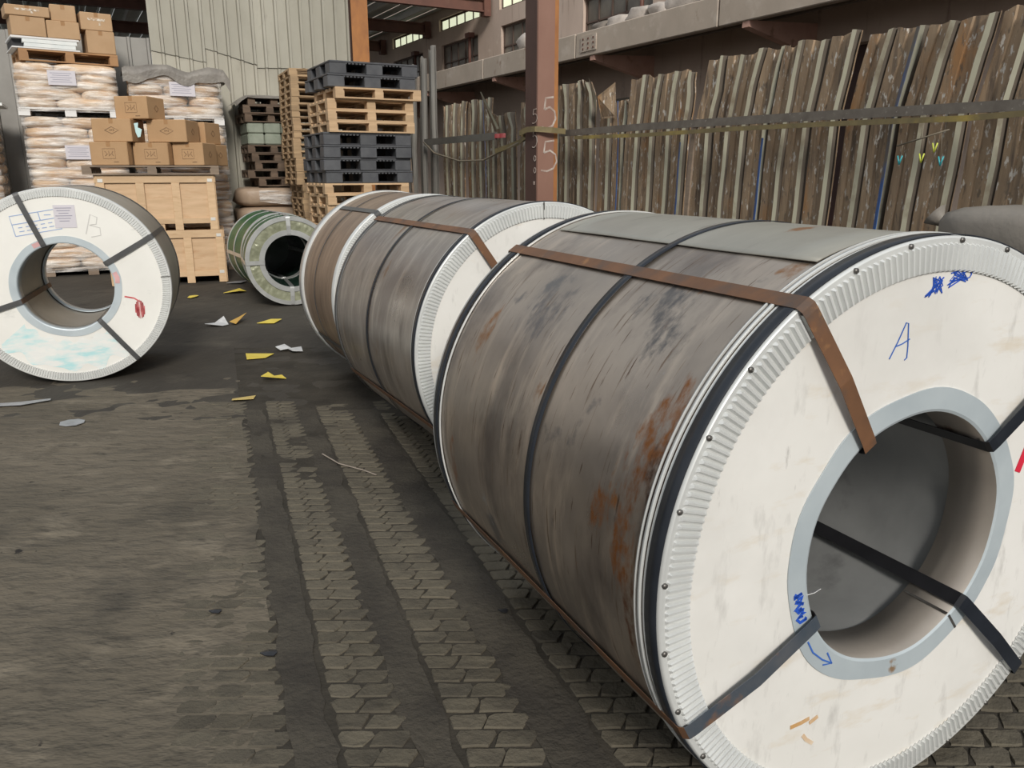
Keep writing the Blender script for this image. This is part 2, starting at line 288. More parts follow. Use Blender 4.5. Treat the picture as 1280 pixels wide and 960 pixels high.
# crust: the worn left area, pavers buried; a relief grid
def crust_sheet(name, c0, c1, y0, y1, nx, ny, mat, zb, amp, fade=0, wav=1):
    mb = MB(); V = []
    for j in range(ny+1):
        y = y0+(y1-y0)*(j/ny)**1.6
        for i in range(nx+1):
            c = c0+(c1-c0)*i/nx
            if i == nx: c += .035*mnoise.noise((y*4, 3, 0))+.03*mnoise.noise((y*11, 8, 0))
            x = c+SHEAR*y
            V.append((x, y, zb+amp*mnoise.fractal((x*3, y*5, .3), .8, 2, 4)+wav*.004*mnoise.noise((x*.9, y*.9, 4))-max(0, y-4.4)*fade))
    mb.add(V, [(j*(nx+1)+i, j*(nx+1)+i+1, (j+1)*(nx+1)+i+1, (j+1)*(nx+1)+i) for j in range(ny) for i in range(nx)], 0, True)
    return mb.build(name, mat, floor)
crust_sheet('dirt_crust', -9, .035, -1.2, 7.2, 110, 150, crust, -.0028, .0065, .0035)
crust_sheet('dirt_and_shade_cover', -12, 4.0, 4.55, 16, 120, 90, dirt, -.0042, .003, 0, 0)  # darker far floor: dirt, plus roof shade put into the colour
cols = [(-.25, -.15), (-.15, -.05), (-.05, .052), (.168, .265), (.265, .362), (.476, .584), (.584, .692)]
x = .852
while x < 3.2: cols.append((x, x+.1)); x += .1
NV = 9; pmesh = {}
def paver_geo(w, rnd, edge):
    j = lambda a: rnd.uniform(-a, a)
    g = .008; h = RP-.007
    xl = g/2; xr = w-g/2
    lo = .016 if edge == 'l' else -.012
    o = [(xl+.004+j(.005), h+j(.003)), (xl-.003+j(.004), h*.72+j(.005)), (xl+lo+j(.005), j(.003)), (xl+w*.5+j(.01), j(.003)), (xr-.016+j(.005), j(.003)), (xr+.003+j(.004), h*.70+j(.005)), (xr-.002+j(.004), h+j(.003)), (xl+w*.5+j(.01), h+j(.003))]
    n8 = len(o); cx = sum(p[0] for p in o)/n8; cy = sum(p[1] for p in o)/n8
    t = [(cx+(p[0]-cx)*.965, cy+(p[1]-cy)*.88) for p in o]
    V = [(p[0], p[1], -.03) for p in o]+[(p[0], p[1], -.004) for p in o]+[(p[0], p[1], j(.0012)) for p in t]
    F = [(i, (i+1)%n8, n8+(i+1)%n8, n8+i) for i in range(n8)]+[(n8+i, n8+(i+1)%n8, 2*n8+(i+1)%n8, 2*n8+i) for i in range(n8)]+[tuple(range(2*n8, 3*n8))]
    return V, F
rnd = random.Random(4)
far = MB(); npav = 0
row = 0
for row in range(0, 53):
    y = 1.40+row*RP
    for ci, (a, b) in enumerate(cols):
        cxm = (a+b)/2+SHEAR*y
        if y > 4.6 and a > .9: continue
        # inside the frame?
        depth = y*.967+1.41*.2545; px = 640+997*(cxm)/depth
        if px < -60 or px > 1340: continue
        if a > .9 and 1.75 < y and cxm > .25 - .46*(y-1.75)+.55 and cxm < 1.2-.46*(y-1.75): # hidden under the first coil
            continue
        w = round(b-a, 3); dz = rnd.uniform(-.002, .002)-(.0045 if ci == 0 else .002 if ci < 3 else 0)
        sunk = mnoise.noise((cxm*1.3, y*1.3, 5))*.0016-max(0, y-4.2)*.002
        if y < 3.12 and npav < 296:
            k = (w, rnd.randrange(NV), ci in (3, 5, 7))
            if k not in pmesh:
                V, F = paver_geo(w, rnd, 'l' if ci in (3, 5, 7) else ''); q = MB(); q.add(V, F); pmesh[k] = q.mesh('paver', paverm)
            link('paver', pmesh[k], floor, (a+SHEAR*y, y, dz+sunk), (rnd.uniform(-.012, .012), rnd.uniform(-.008, .008), rnd.uniform(-.02, .02))); npav += 1
        else:
            V, F = paver_geo(w, rnd, 'l' if ci in (3, 5, 7) else ''); far.add([(p[0]+a+SHEAR*y, p[1]+y, p[2]+dz+sunk) for p in V], F)
tag(far.build('distant_pavers', paverm, floor), kind='stuff')
mb = MB(); V = []; nx, ny = 60, 110
for j in range(ny+1):
    y = 1.2+5.4*(j/ny)**1.4
    for i in range(nx+1):
        c = .02+3.4*i/nx; fil = -.0048+.0020*min(1, max(0, (y-2.2)/2))+.0045*mnoise.noise((c*2.2, y*2.2, 7))+.0022*mnoise.noise((c*9, y*9, 2))
        V.append((c+SHEAR*y, y, min(fil, .0012)))
mb.add(V, [(j*(nx+1)+i, j*(nx+1)+i+1, (j+1)*(nx+1)+i+1, (j+1)*(nx+1)+i) for j in range(ny) for i in range(nx)], 0, True)
mb.build('joint_dirt', jdirt, floor)
for k, (a, b) in enumerate([(.066, .156), (.374, .466), (.702, .842)]):
    mb = MB(); V = []; n = 90
    for j in range(n+1):
        y = 1.35+(4.75-1.35)*j/n
        for i in range(5):
            c = a-.012+(b-a+.024)*i/4+(.030*mnoise.noise((y*5, k*7+i, 0))+.015*mnoise.noise((y*17, k*7+i, 2)) if i in (0, 4) else 0)
            V.append((c+SHEAR*y, y, -.0010+.003*mnoise.noise((c*14, y*9, k))))
    mb.add(V, [(j*5+i, j*5+i+1, (j+1)*5+i+1, (j+1)*5+i) for j in range(n) for i in range(4)], 0, True)
    mb.build('dirt_strip', streak, floor)

# ------------------------------------------------------------------ hall frame: s along the column line (towards the viewer), n away from the hall
HO = Vector((.31, 8.8, 0)); HS = Vector((.485, -.8745, 0)); HN = Vector((.8745, .485, 0)); HR = math.atan2(HS.y, HS.x)
def H(s, n, z=0): return HO+HS*s+HN*n+Vector((0, 0, z))
HM = Matrix((HS, HN, (0, 0, 1))).transposed()            # local (s, n, z) -> world; local frame is left handed only in naming
def hb(mb, s0, s1, n0, n1, z0, z1, mi=0, ch=0):
    mb.box(H((s0+s1)/2, (n0+n1)/2, (z0+z1)/2), (abs(s1-s0), abs(n1-n0), z1-z0), rz(HR), mi, ch)

# back wall: corrugated sheets
WO = Vector((-2.77, 14.6, 0)); WA = rad(25); WD = Vector((cos(WA), sin(WA), 0)); WN = Vector((sin(WA), -cos(WA), 0))
wb = struct('wall_back', WO, WA)
mb = MB()
for z in (1.0, 2.6, 4.2): mb.box((-5.5, .12, z), (11, .08, .12))
mb.build('girt', redsteel, wb)
def ribbed(w, z0, z1, n, slant=0, rib=.046, dep=.05, seed=0):
    mb = MB(); P = []
    pit = w/n
    for k in range(n):
        b = k*pit
        P += [(b, 0), (b+pit-rib-.012, 0), (b+pit-rib, -dep), (b+pit-.012, -dep)]
    P.append((w, 0))
    nz_ = 6; V = []; m = len(P)
    for j in range(nz_+1):
        for (x, y) in P:
            zz0 = z0+slant*x/w
            z = zz0+(z1-zz0)*j/nz_
            V.append((x, y+.006*mnoise.noise((x*2, z*1.5, seed)), z))
    th = len(V); V += [(a, b+.003, c) for a, b, c in V]
    F = [(j*m+i, j*m+i+1, (j+1)*m+i+1, (j+1)*m+i) for j in range(nz_) for i in range(m-1)]
    F += [tuple(th+i for i in f[::-1]) for f in F]
    for i in range(m-1): F += [(i, th+i, th+i+1, i+1), (nz_*m+i+1, nz_*m+th+i+1, nz_*m+th+i, nz_*m+i)]
    mb.add(V, F); return mb
for k in range(4):
    wdt = .8; x0 = -3.12+k*.776
    link('wall_sheet', ribbed(wdt, 0, 3.55, 4, seed=k).mesh('wall_sheet', wallm), wb, (x0, -.004*(k % 2), 0))
for k in range(4):
    link('wall_sheet', ribbed(.8, [3.28, 3.36, 3.10, 3.05][k], 6.6, 4, [-.14, -.22, .03, .02][k], seed=k+9).mesh('wall_sheet', wallu), wb, (-3.12+k*.776, -.020-.004*(k % 2), 0))
for k in range(9):
    link('wall_sheet', ribbed(.82, 0, 3.46 if k < 4 else 3.22, 3, seed=k+20).mesh('wall_sheet', walll), wb, (-3.14-(k+1)*.8, .06-.004*(k % 2), 0))

# steel columns
def column(label, loc, fw, dp, h, left):
    t = thing('steel_column', label, 'column', loc, HR)
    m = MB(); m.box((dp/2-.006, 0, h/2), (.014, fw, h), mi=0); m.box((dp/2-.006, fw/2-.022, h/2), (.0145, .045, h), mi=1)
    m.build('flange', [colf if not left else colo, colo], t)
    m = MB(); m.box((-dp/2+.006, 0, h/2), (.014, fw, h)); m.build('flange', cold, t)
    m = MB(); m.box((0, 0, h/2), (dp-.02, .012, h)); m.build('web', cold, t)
    m = MB(); m.box((0, 0, .01), (dp+.12, fw+.12, .02)); m.build('base_plate', cold, t)
    return t
c55 = column('nearer red-brown steel column with 5s sprayed on it, before the corrugated sheets', HO, .25, .24, 6.6, False)
column('rust-orange steel column standing behind the pallet stacks at the pale wall', WO+Vector((.16, -.02, 0)), .29, .26, 6.6, True)
def strokes(mb, polys, w, xf):
    for pl_ in polys:
        pts = [xf(*p) for p in pl_]; mb.ribbon(pts, xf.n, w, .002)
class XF:
    def __init__(s, o, u, v, n): s.o, s.u, s.v, s.n = Vector(o), Vector(u), Vector(v), Vector(n)
    def __call__(s, a, b): return s.o+s.u*a+s.v*b+s.n*.001
FIVE = [[(.32, 1.0), (.06, .96), (.02, .6)], [(.02, .6), (.2, .68), (.36, .55), (.40, .32), (.30, .1), (.12, .0), (-.06, .03)]]
DG = {'0': [[(.2+.18*cos(t*.7), .5+.45*sin(t*.7)) for t in range(10)]], '5': FIVE}
xf = XF((.1205, -.045, 1.87), (0, .36, 0), (0, 0, .31), (1, 0, 0))
m = MB(); strokes(m, FIVE, .021, xf)
xf = XF((.1205, -.05, 1.44), (0, .42, 0), (0, 0, .31), (1, 0, 0)); strokes(m, FIVE, .018, xf)
m.build('sprayed_number', spray, c55)
m = MB()
for z, sc in ((1.92, .14), (1.68, .18)):
    xf = XF((.04, -.126, z), (.22, 0, 0), (0, 0, sc), (0, -1, 0)); strokes(m, FIVE, .010, xf)
for z in (1.54, 1.42):
    xf = XF((.06, -.126, z), (.12, 0, 0), (0, 0, .06), (0, -1, 0)); strokes(m, DG['0'], .010, xf)
m.box((.07, -.128, 1.32), (.03, .003, .035))
m.build('chalk_mark', spray, c55)
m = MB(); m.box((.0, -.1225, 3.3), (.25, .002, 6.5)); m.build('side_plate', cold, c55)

# roof beyond the wall and over the passage
ce = struct('ceiling')
for k, s in enumerate((-9.15, -12.4, -15.6, -18.8)):
    m = MB(); hb(m, s-.07, s+.07, -13, 4.1, 5.03, 5.06); hb(m, s-.07, s+.07, -13, 4.1, 4.80, 4.83); hb(m, s-.01, s+.01, -13, 4.1, 4.83, 5.03)
    hb(m, s-.09, s+.09, 4.0, 4.16, 4.72, 5.1); m.build('roof_beam', redsteel, ce)
for n in range(-12, 4, 1):
    m = MB(); hb(m, -21, -9.05, n+.45, n+.52, 5.12, 5.26); m.build('purlin', purlm, ce)
for s in range(5):  # roof ends early so light reaches the building wall
    m = MB(); q0 = -21+s*2.35
    for k in range(56):
        n0 = -13+k*.31
        if -1.7 < n0 < .75: continue  # unseen strip left open to let light onto the building wall
        hb(m, q0, q0+2.36, n0, n0+.25, 5.29, 5.30); hb(m, q0, q0+2.36, n0+.25, n0+.31, 5.31, 5.33)
    tag(m.build('roof_sheet', roofm, ce))
wf = struct('wall_far_blocker'); m = MB(); hb(m, -21.3, -21.0, -14, 5, 0, 3.2); hb(m, -21, -3, -14.2, -13.9, 0, 3.2); m.build('sky_blocker', darkm, wf)  # unseen dark walls added to block the sky, kept low to admit light

# ------------------------------------------------------------------ concrete building across the passage
bd = thing('concrete_building', 'dusty pink concrete building with ledge and steel windows across the passage', 'building', H(-6, 4.4))
bd_inv = Vector(bd.location)
def hbB(mb, *a, **k):
    q = MB(); hb(q, *a, **k); mb.add([Vector(p)-bd_inv for p in q.v], q.f, 0); mb.m[-len(q.f):] = q.m
holes = []
for s0 in (-15.1, -11.78, -8.68, -5.54, -2.4, .75): holes.append((s0, s0+(2.15 if s0 < -12 else 2.0), 3.72, 4.47))
for s0 in (-15.1, -11.9, -8.75, -5.6, -2.45, .7): holes.append((s0, s0+2.2, 4.8, 5.08 if s0 < -9 else 5.55))
holes.append((-1.25, 1.35, 0, 2.95))
ss = sorted({-21, 7}|{h[0] for h in holes}|{h[1] for h in holes}); zs = sorted({0, 6.4}|{h[2] for h in holes}|{h[3] for h in holes})
m = MB()
for a, b in zip(ss, ss[1:]):
    z_run = None
    for c, d in zip(zs, zs[1:]):
        solid = not any(h[0] <= (a+b)/2 <= h[1] and h[2] <= (c+d)/2 <= h[3] for h in holes)
        if solid:
            if z_run is None: z_run = c
        elif z_run is not None: hbB(m, a, b, 4.2, 4.5, z_run, c); z_run = None
    if z_run is not None: hbB(m, a, b, 4.2, 4.5, z_run, zs[-1])
m.build('wall', concrete, bd)
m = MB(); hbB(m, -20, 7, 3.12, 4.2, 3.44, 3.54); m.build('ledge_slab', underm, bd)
for k in range(9):
    m = MB(); s0 = -20.2+k*3.25; hbB(m, s0+.012, s0+3.25-.012, 3.0, 3.13, 3.20, 3.57, ch=.012); m.build('ledge_fascia', fascm, bd)
for k in range(3):
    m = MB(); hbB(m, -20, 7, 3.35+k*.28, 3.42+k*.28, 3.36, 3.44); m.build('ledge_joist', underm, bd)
for s in (-13.3, -10.05, -6.8, -3.5, -.23, 3.0):
    m = MB(); pr = [H(s, 3.02, 3.20)-bd_inv, H(s, 3.02, 3.13)-bd_inv, H(s, 4.25, 2.86)-bd_inv, H(s, 4.25, 3.26)-bd_inv]
    m.prism(pr, HS*-.06, HS*.06); m.build('bracket', pinksteel, bd)
for s in (-13.3, -10.05, -6.95, -3.72, -.5):
    m = MB(); m.tube([H(s, 4.12, 3.58)-bd_inv, H(s, 4.12, 4.5)-bd_inv], .035, 8); hbB(m, s-.1, s+.1, 4.05, 4.2, 4.42, 4.52); m.build('downpipe', redsteel, bd)
m = MB(); hbB(m, -3.78, -3.36, 2.985, 3.0, 3.27, 3.50)
m.build('fascia_plate', fascm, bd)
m = MB()
for i in range(3):
    for j in range(3): hbB(m, -3.72+i*.14, -3.695+i*.14, 2.975, 2.985, 3.30+j*.07, 3.325+j*.07)
m.build('plate_bolt', redsteel, bd)
for hi, (a, b, c, d) in enumerate(holes):
    if c == 0:
        m = MB(); hbB(m, a, b, 4.40, 4.45, 0, d); m.build('roller_door', doorm, bd); continue
    up = c > 4.6
    nx = 5; nz = 1 if up else 2
    fr = MB(); hbB(fr, a, b, 4.26, 4.31, c, c+.04); hbB(fr, a, b, 4.26, 4.31, d-.04, d); hbB(fr, a, a+.04, 4.26, 4.31, c, d); hbB(fr, b-.04, b, 4.26, 4.31, c, d)
    for i in range(1, nx): q = a+(b-a)*i/nx; hbB(fr, q-.015, q+.015, 4.26, 4.31, c, d)
    if nz == 2: q = c+(d-c)*.45; hbB(fr, a, b, 4.26, 4.31, q-.015, q+.015)
    w = fr.build('window', winframe, bd)
    for i in range(nx):
        for j in range(nz):
            pa = a+(b-a)*i/nx; pb = a+(b-a)*(i+1)/nx; pc = c if j == 0 else c+(d-c)*.45; pd = d if (j or nz == 1) else c+(d-c)*.45
            if a == -5.54 and i in (0, 1) and False: continue
            m = MB(); hbB(m, pa+.015, pb-.015, 4.28, 4.288, pc+.02, pd-.02); m.build('pane', pane_b if up else pane_d, w)
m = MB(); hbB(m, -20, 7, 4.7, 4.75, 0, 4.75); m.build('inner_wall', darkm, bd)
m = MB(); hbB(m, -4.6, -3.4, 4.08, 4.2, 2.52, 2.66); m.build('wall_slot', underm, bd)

def blob_mesh(name, w, d, h, mat, e=.6, nu=16, nv=9, amp=.06, seed=0, hang=0):
    mb = MB(); V = []
    pw = lambda q: math.copysign(abs(q)**e, q)
    for j in range(nv+1):
        ph = -pi/2+pi*j/nv
        for i in range(nu):
            th = 2*pi*i/nu
            x = pw(cos(ph))*pw(cos(th))*w/2; y = pw(cos(ph))*pw(sin(th))*d/2; z = pw(sin(ph))*h/2
            k = 1+amp*mnoise.noise((x*5+seed*7, y*5, z*9))
            V.append((x*k, y*k, h/2+z*(1+amp*.6*mnoise.noise((x*6, y*6+seed*3, 1))) if j else 0))
    F = [(j*nu+i, j*nu+(i+1)%nu, (j+1)*nu+(i+1)%nu, (j+1)*nu+i) for j in range(nv) for i in range(nu)]
    mb.add(V, F, 0, True); return mb.mesh(name, mat)
# sacks lying on the ledge
LB = ['dark crumpled bag on the ledge right of the column', 'small pale sack on the ledge, second from the column', 'pale dusty sack in the middle of the ledge row',
      'low pale sack on the ledge before the dark window', 'large bulging pale sack on the ledge', 'flat pale sack at the right end of the ledge row', 'pale sack on the ledge showing left of the column']
for k, (s, w, h) in enumerate([(-3.62, .45, .2), (-3.2, .5, .22), (-2.72, .5, .26), (-2.22, .5, .24), (-1.7, .75, .30), (-.95, .7, .24), (-6.05, .6, .36)]):
    o = link('sack', blob_mesh('sack', w, .42, h, underm if k == 0 else whites, amp=.35, seed=k), None, H(s, 3.4, 3.54), (0, 0, HR+.2*(k % 3-1)))
    tag(o, LB[k], 'sack', 'sacks on the ledge of the building')

# ------------------------------------------------------------------ corrugated sheets standing along the column line
def lean_sheet(s0, ribs, h, topb, name, label, pit=.235, blue=False, mats=None, n0=.40, seed=0, crumple=0, bot=0.0, width=None, folds=()):
    """ribs ridges; topb = how far the top bends along s; the sheet is pinched at rail height"""
    t = thing(name, label, 'metal sheet', H(s0, n0), HR, 'used metal sheets standing along the column line')
    r = random.Random(seed)
    prof = []; mi = []
    x = 0
    for k in range(ribs):
        p = pit*(1+r.uniform(-.16, .16))
        f1 = p*r.uniform(.68, .78)
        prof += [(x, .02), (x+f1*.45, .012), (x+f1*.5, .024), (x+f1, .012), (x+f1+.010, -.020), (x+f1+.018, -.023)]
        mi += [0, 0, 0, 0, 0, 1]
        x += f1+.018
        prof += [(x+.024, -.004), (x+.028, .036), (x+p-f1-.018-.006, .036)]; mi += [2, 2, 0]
        x += p-f1-.018
    prof.append((x, .02)); wd = x
    if width: prof = [(a*width/x, b) for a, b in prof]
    m = len(prof); zs_ = [0, .25*h, .5*h, 1.45, 1.75, 1.95, 2.08, (h+2.08)/2, h]
    V = []
    for j, z in enumerate(zs_):
        u = max(0, (z-1.75)/(h-1.75)) if h > 1.8 else 0
        ln = topb*u-bot*max(0, (1.75-z)/1.75)
        for i, (a, b) in enumerate(prof):
            cr = crumple*u*mnoise.noise((a*6, z*4, seed))*.25
            zz = z+(.045*mnoise.noise((a*7+seed, 0, 3))+ (crumple*-.18*abs(mnoise.noise((a*4, 9, seed))) if crumple else 0) if j == len(zs_)-1 else 0)
            V.append((a+ln+.012*mnoise.noise((a*3, z*2.2, seed+.5))+cr, b+.012*mnoise.noise((a*2, z*2, seed))+cr*.5+.05*u*(1 if topb < 0 else .3), zz))
    T = len(V); V += [(a, b+.004, c) for a, b, c in V]
    sh = MB()
    for j in range(len(zs_)-1):
        for i in range(m-1):
            q = (j*m+i, j*m+i+1, (j+1)*m+i+1, (j+1)*m+i); sh.add([], []); sh.f.append(list(q)); sh.m.append(mi[i]); sh.s.append(False)
            sh.f.append([T+e for e in q[::-1]]); sh.m.append(0); sh.s.append(False)
    J = (len(zs_)-1)*m
    for i in range(m-1): sh.f.append([J+i, J+i+1, T+J+i+1, T+J+i]); sh.m.append(0); sh.s.append(False)
    sh.v = V
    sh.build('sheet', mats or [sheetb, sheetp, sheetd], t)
    if blue is not False:
        e = MB(); pts = [(blue+topb*max(0, (z-1.75)/(h-1.75))-bot*max(0, (1.75-z)/1.75)+.012*mnoise.noise((blue*3, z*2.2, seed+.5)), -.07, z) for z in ([.02, .6, 1.2, 1.5, 1.68] if seed % 2 else [.02, .6, 1.2, 1.5, 1.75, 2.0, h-.02])]
        e.ribbon(pts, (-.4, -1, 0), .032, .004); e.build('blue_edge', sheetblue, t)
    for fp, th_ in folds:
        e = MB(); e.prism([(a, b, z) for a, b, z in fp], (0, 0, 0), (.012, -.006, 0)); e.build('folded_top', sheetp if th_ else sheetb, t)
    return wd
SH = [ # s0, ribs, h, top bend, blue, crumple, bottom, label
 (-3.42, 3, 2.36, -.05, False, .1, -.05, 'brown metal sheet at the left end of the row, beside the dark grey sheets'),
 (-2.70, 3, 2.36, -.06, .70, .1, -.05, 'brown metal sheet with a blue lower edge, second from the row left end'),
 (-1.98, 3, 2.16, -.12, False, .45, 0, 'crumpled metal sheet with its top folded sideways, left of the nearer column'),
 (-1.25, 4, 2.25, -.05, False, .2, 0, 'metal sheet partly hidden behind the nearer steel column'),
 (-.28, 3, 2.36, -.12, False, .25, 0, 'metal sheet leaning left just right of the nearer column'),
 (.42, 2, 2.12, -.04, .46, .5, .05, 'metal sheet with torn triangular top folded over'),
 (.92, 4, 2.29, .07, .93, .1, .06, 'brown metal sheet with a bent blue edge below the bracket'),
 (1.86, 4, 2.35, .13, False, .1, .05, 'taller metal sheet where the row steps up'),
 (2.78, 3, 2.35, .15, .04, .05, .08, 'metal sheet with a blue strip at its left edge, before the second bracket'),
 (3.47, 2, 2.33, .20, .44, .05, .1, 'dull brown metal sheet with narrow blue right edge left of the peg hanger'),
 (3.94, 2, 2.32, .20, False, .05, .1, 'smooth-topped brown metal sheet behind the peg hanger'),
 (4.41, 3, 2.33, .16, .60, .05, .1, 'rust-streaked metal sheet near the right end of the row'),
 (5.12, 4, 2.34, .12, False, .05, .1, 'metal sheet at the far right end of the row'),
]
FOLD = {5: [([(-.10, -.06, 2.36), (.18, -.16, 2.16), (.03, -.05, 1.98)], 1), ([(.12, -.05, 1.95), (.16, -.13, 2.16), (.36, -.06, 2.28), (.38, -.05, 1.95)], 0)],
        2: [([(-.02, -.06, 2.34), (.12, -.15, 2.38), (.52, -.12, 1.94), (.30, -.05, 1.92)], 0), ([(.12, -.16, 2.40), (.17, -.17, 2.40), (.56, -.13, 1.95), (.50, -.13, 1.94)], 1)]}
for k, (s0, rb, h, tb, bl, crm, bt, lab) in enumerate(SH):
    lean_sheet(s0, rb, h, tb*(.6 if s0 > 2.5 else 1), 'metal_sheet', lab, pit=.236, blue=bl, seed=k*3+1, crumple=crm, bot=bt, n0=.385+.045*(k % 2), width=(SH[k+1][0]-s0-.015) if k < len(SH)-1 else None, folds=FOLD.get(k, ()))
for k, (s0, rb, h, tb, lab) in enumerate([(-4.30, 2, 2.95, .05, 'dark grey metal sheet leaning behind the pallets, leftmost of three'), (-3.97, 1, 3.05, -.02, 'tallest dark grey metal sheet with a pointed top beside the pallets'), (-3.72, 1, 3.15, -.10, 'narrow dark grey metal sheet touching the brown row')]):
    lean_sheet(s0, rb, h, tb, 'grey_metal_sheet', lab, pit=.26, mats=[sheetgrey]*3, seed=60+k, n0=.20+.06*k, width=(.31, .23, .24)[k])
# prop stick at the left end
m = MB(); a = Vector((0, 0, 0)); m.ribbon([(0, 0, 0), (-.32, 0, 1.98)], (0, -1, 0), .045, .03)
o = m.build('wooden_prop', woodg); o.location = H(-3.45, .02, 0); o.rotation_euler = (0, 0, HR); tag(o, 'thin brown wooden prop leaning before the dark grey sheets', 'prop')
# narrow light batten in the row
m = MB(); m.ribbon([(0, 0, 0), (.10, 0, 1.7), (.14, 0, 1.86)], (0, -1, 0), .04, .02)
o = m.build('wooden_batten', woodg); o.location = H(1.98, .27, 0); o.rotation_euler = (0, 0, HR); tag(o, 'pale wooden batten upright against the metal sheets under the bar', 'batten')
# rails
m = MB(); m.ribbon([H(.0, .255, 1.83), H(1.5, .262, 1.83), H(3.2, .258, 1.81), H(4.3, .255, 1.79), H(6.3, .25, 1.75)], -HN, .062, .018)
tag(m.build('holding_bar', railm), 'long grimy flat bar holding the right metal sheets', 'bar')
rl = thing('holding_bar', 'grey bar with red end holding the left metal sheets', 'bar', H(-2.4, .22, 1.86), HR)
m = MB(); m.box((-.13, 0, 0), (2.2, .03, .085)); m.build('bar', railg, rl)
m = MB(); m.box((1.07, 0, 0), (.22, .032, .05)); m.build('red_end', inkr2, rl)
m = MB(); m.tube([H(-3.55, .16, 1.86), H(-3.2, .17, 1.70), H(-2.4, .18, 1.58), H(-1.7, .18, 1.58), H(-1.2, .17, 1.68), H(-.6, .14, 1.78)], .012, 6)
tag(m.build('sagging_rope', ropeg), 'thin rope sagging below the grey bar on the left sheets', 'rope')
m = MB(); m.ribbon([H(-1.35, .165, 1.68), H(-.75, .15, 1.76), H(-.30, .0, 1.82), H(-.18, -.16, 1.83), H(.0, -.17, 1.86), H(.15, -.165, 1.86), H(.20, 0, 1.85), H(.20, .17, 1.84)],
                   [-HN, -HN, (-HN-HS*.3), -HN, -HN, -HN+HS, HS, HS], .055, .006)
tag(m.build('tie_strap', ropem), 'yellow strap tied around the nearer steel column', 'strap')
m = MB(); m.ribbon([H(.3, .225, 1.775), H(1.5, .225, 1.755), H(2.6, .225, 1.755), H(3.5, .222, 1.745), H(4.5, .215, 1.725), H(5.6, .20, 1.745)], -HN, .034, .008)
tag(m.build('long_strap', ropem), 'long olive strap running below the bar across the right metal sheets', 'strap')
# peg hanger
ph = thing('peg_hanger', 'wire hanger with coloured pegs hanging before the rusty sheets', 'hanger', H(4.25, .19, 1.62), HR)
m = MB(); m.tube([(-.16, 0, -.04), (0, 0, .0), (.18, 0, .045)], .005, 6); m.tube([(0, 0, 0), (0, .01, .08)], .003, 6); m.build('rod', ropeg, ph)
for k, (a, dz, mt) in enumerate([(-.13, -.13, pegt), (.02, -.12, pegy), (.10, -.06, pegy), (.15, -.14, pegt)]):
    m = MB(); m.tube([(a*.9, 0, a*.25), (a, 0, dz+.03)], .002, 5); m.build('string', ropeg, ph)
    m = MB(); m.tube([(a-.016, 0, dz+.03), (a, 0, dz-.025)], .0045, 6); m.tube([(a+.016, 0, dz+.03), (a, 0, dz-.025)], .0045, 6); m.build('peg', mt, ph)

# grey sacks piled at the foot of the row, right
gm = blob_mesh('grey_sack', 1.0, .52, .30, greysack, e=.55, amp=.10, seed=3)
GL = ['grey cloth sack on top of the pile right of the nearest coil', 'grey sack second from the top of the right pile', 'grey sack third from the top of the right pile', 'grey sack at the bottom of the right pile']
zt = [.0, .29, .58, .87]
for k in range(4):
    o = link('grey_sack', gm, None, H(5.22, -.12, zt[3-k]*1.09), (0, 0, HR+.03*k)); tag(o, GL[k], 'sack', 'grey sacks piled at the right')
    m = MB(); m.tube([(-.47, 0, .19), (-.53, .01, .21), (-.56, .0, .20), (-.60, -.01, .235)], [.07, .03, .035, .075], 9); m.build('gathered_mouth', greysack, o)

# ------------------------------------------------------------------ steel coils
def arc_band(mb, r0, r1, s0, s1, a0=0, a1=2*pi, n=128, mi=0, cz=0, closed=True):
    """solid ring section between radii r0<r1 and axial s0<s1"""
    V = []; cnt = n if closed else n+1
    for k in range(cnt):
        t = a0+(a1-a0)*k/n; c, s = cos(t), sin(t)
        V += [(r0*c, s0, cz+r0*s), (r1*c, s0, cz+r1*s), (r1*c, s1, cz+r1*s), (r0*c, s1, cz+r0*s)]
    F = []
    for k in range(n):
        j = (k+1) % cnt
        for e in range(4): F.append((k*4+e, k*4+(e+1)%4, j*4+(e+1)%4, j*4+e))
    if not closed: F += [(0, 1, 2, 3), (4*n+3, 4*n+2, 4*n+1, 4*n)]
    mb.add(V, F, mi, False)
    # smooth only the curved faces
    base = len(mb.s)-len(F)
    for k in range(n):
        for e in (1, 3): mb.s[base+k*4+e] = True
def corr_ring(mb, R, rw, side, s, cz, nb, nr, h=.0075, gaps=()):
    """corrugated corner ring: radial ribs on the face, plain rim, short leg along the shell. side -1 front, +1 rear"""
    n = nb*nr*4; V = []; prof_n = 7
    for k in range(n):
        t = 2*pi*k/n; ph = k % 4; up = h if ph in (1, 2) else 0
        c, sn = cos(t), sin(t)
        ri = rw+(.004 if ph in (1, 2) else 0)
        for (r, a) in [(ri, .001), (ri, .0025+up), (R-.017, .0025+up*.9), (R-.013, .003), (R-.004, .003), (R, -.001), (R, -.050)]:
            V.append((r*c, s+side*a, cz+r*sn))
    F = []
    for k in range(n):
        j = (k+1) % n
        for e in range(prof_n-1):
            q = (k*prof_n+e, k*prof_n+e+1, j*prof_n+e+1, j*prof_n+e)
            F.append(q if side < 0 else q[::-1])
    mb.add(V, F, 0, False)
    base = len(mb.s)-len(F)
    for i in range(len(F)):
        if i % 6 in (4, 5): mb.s[base+i] = True
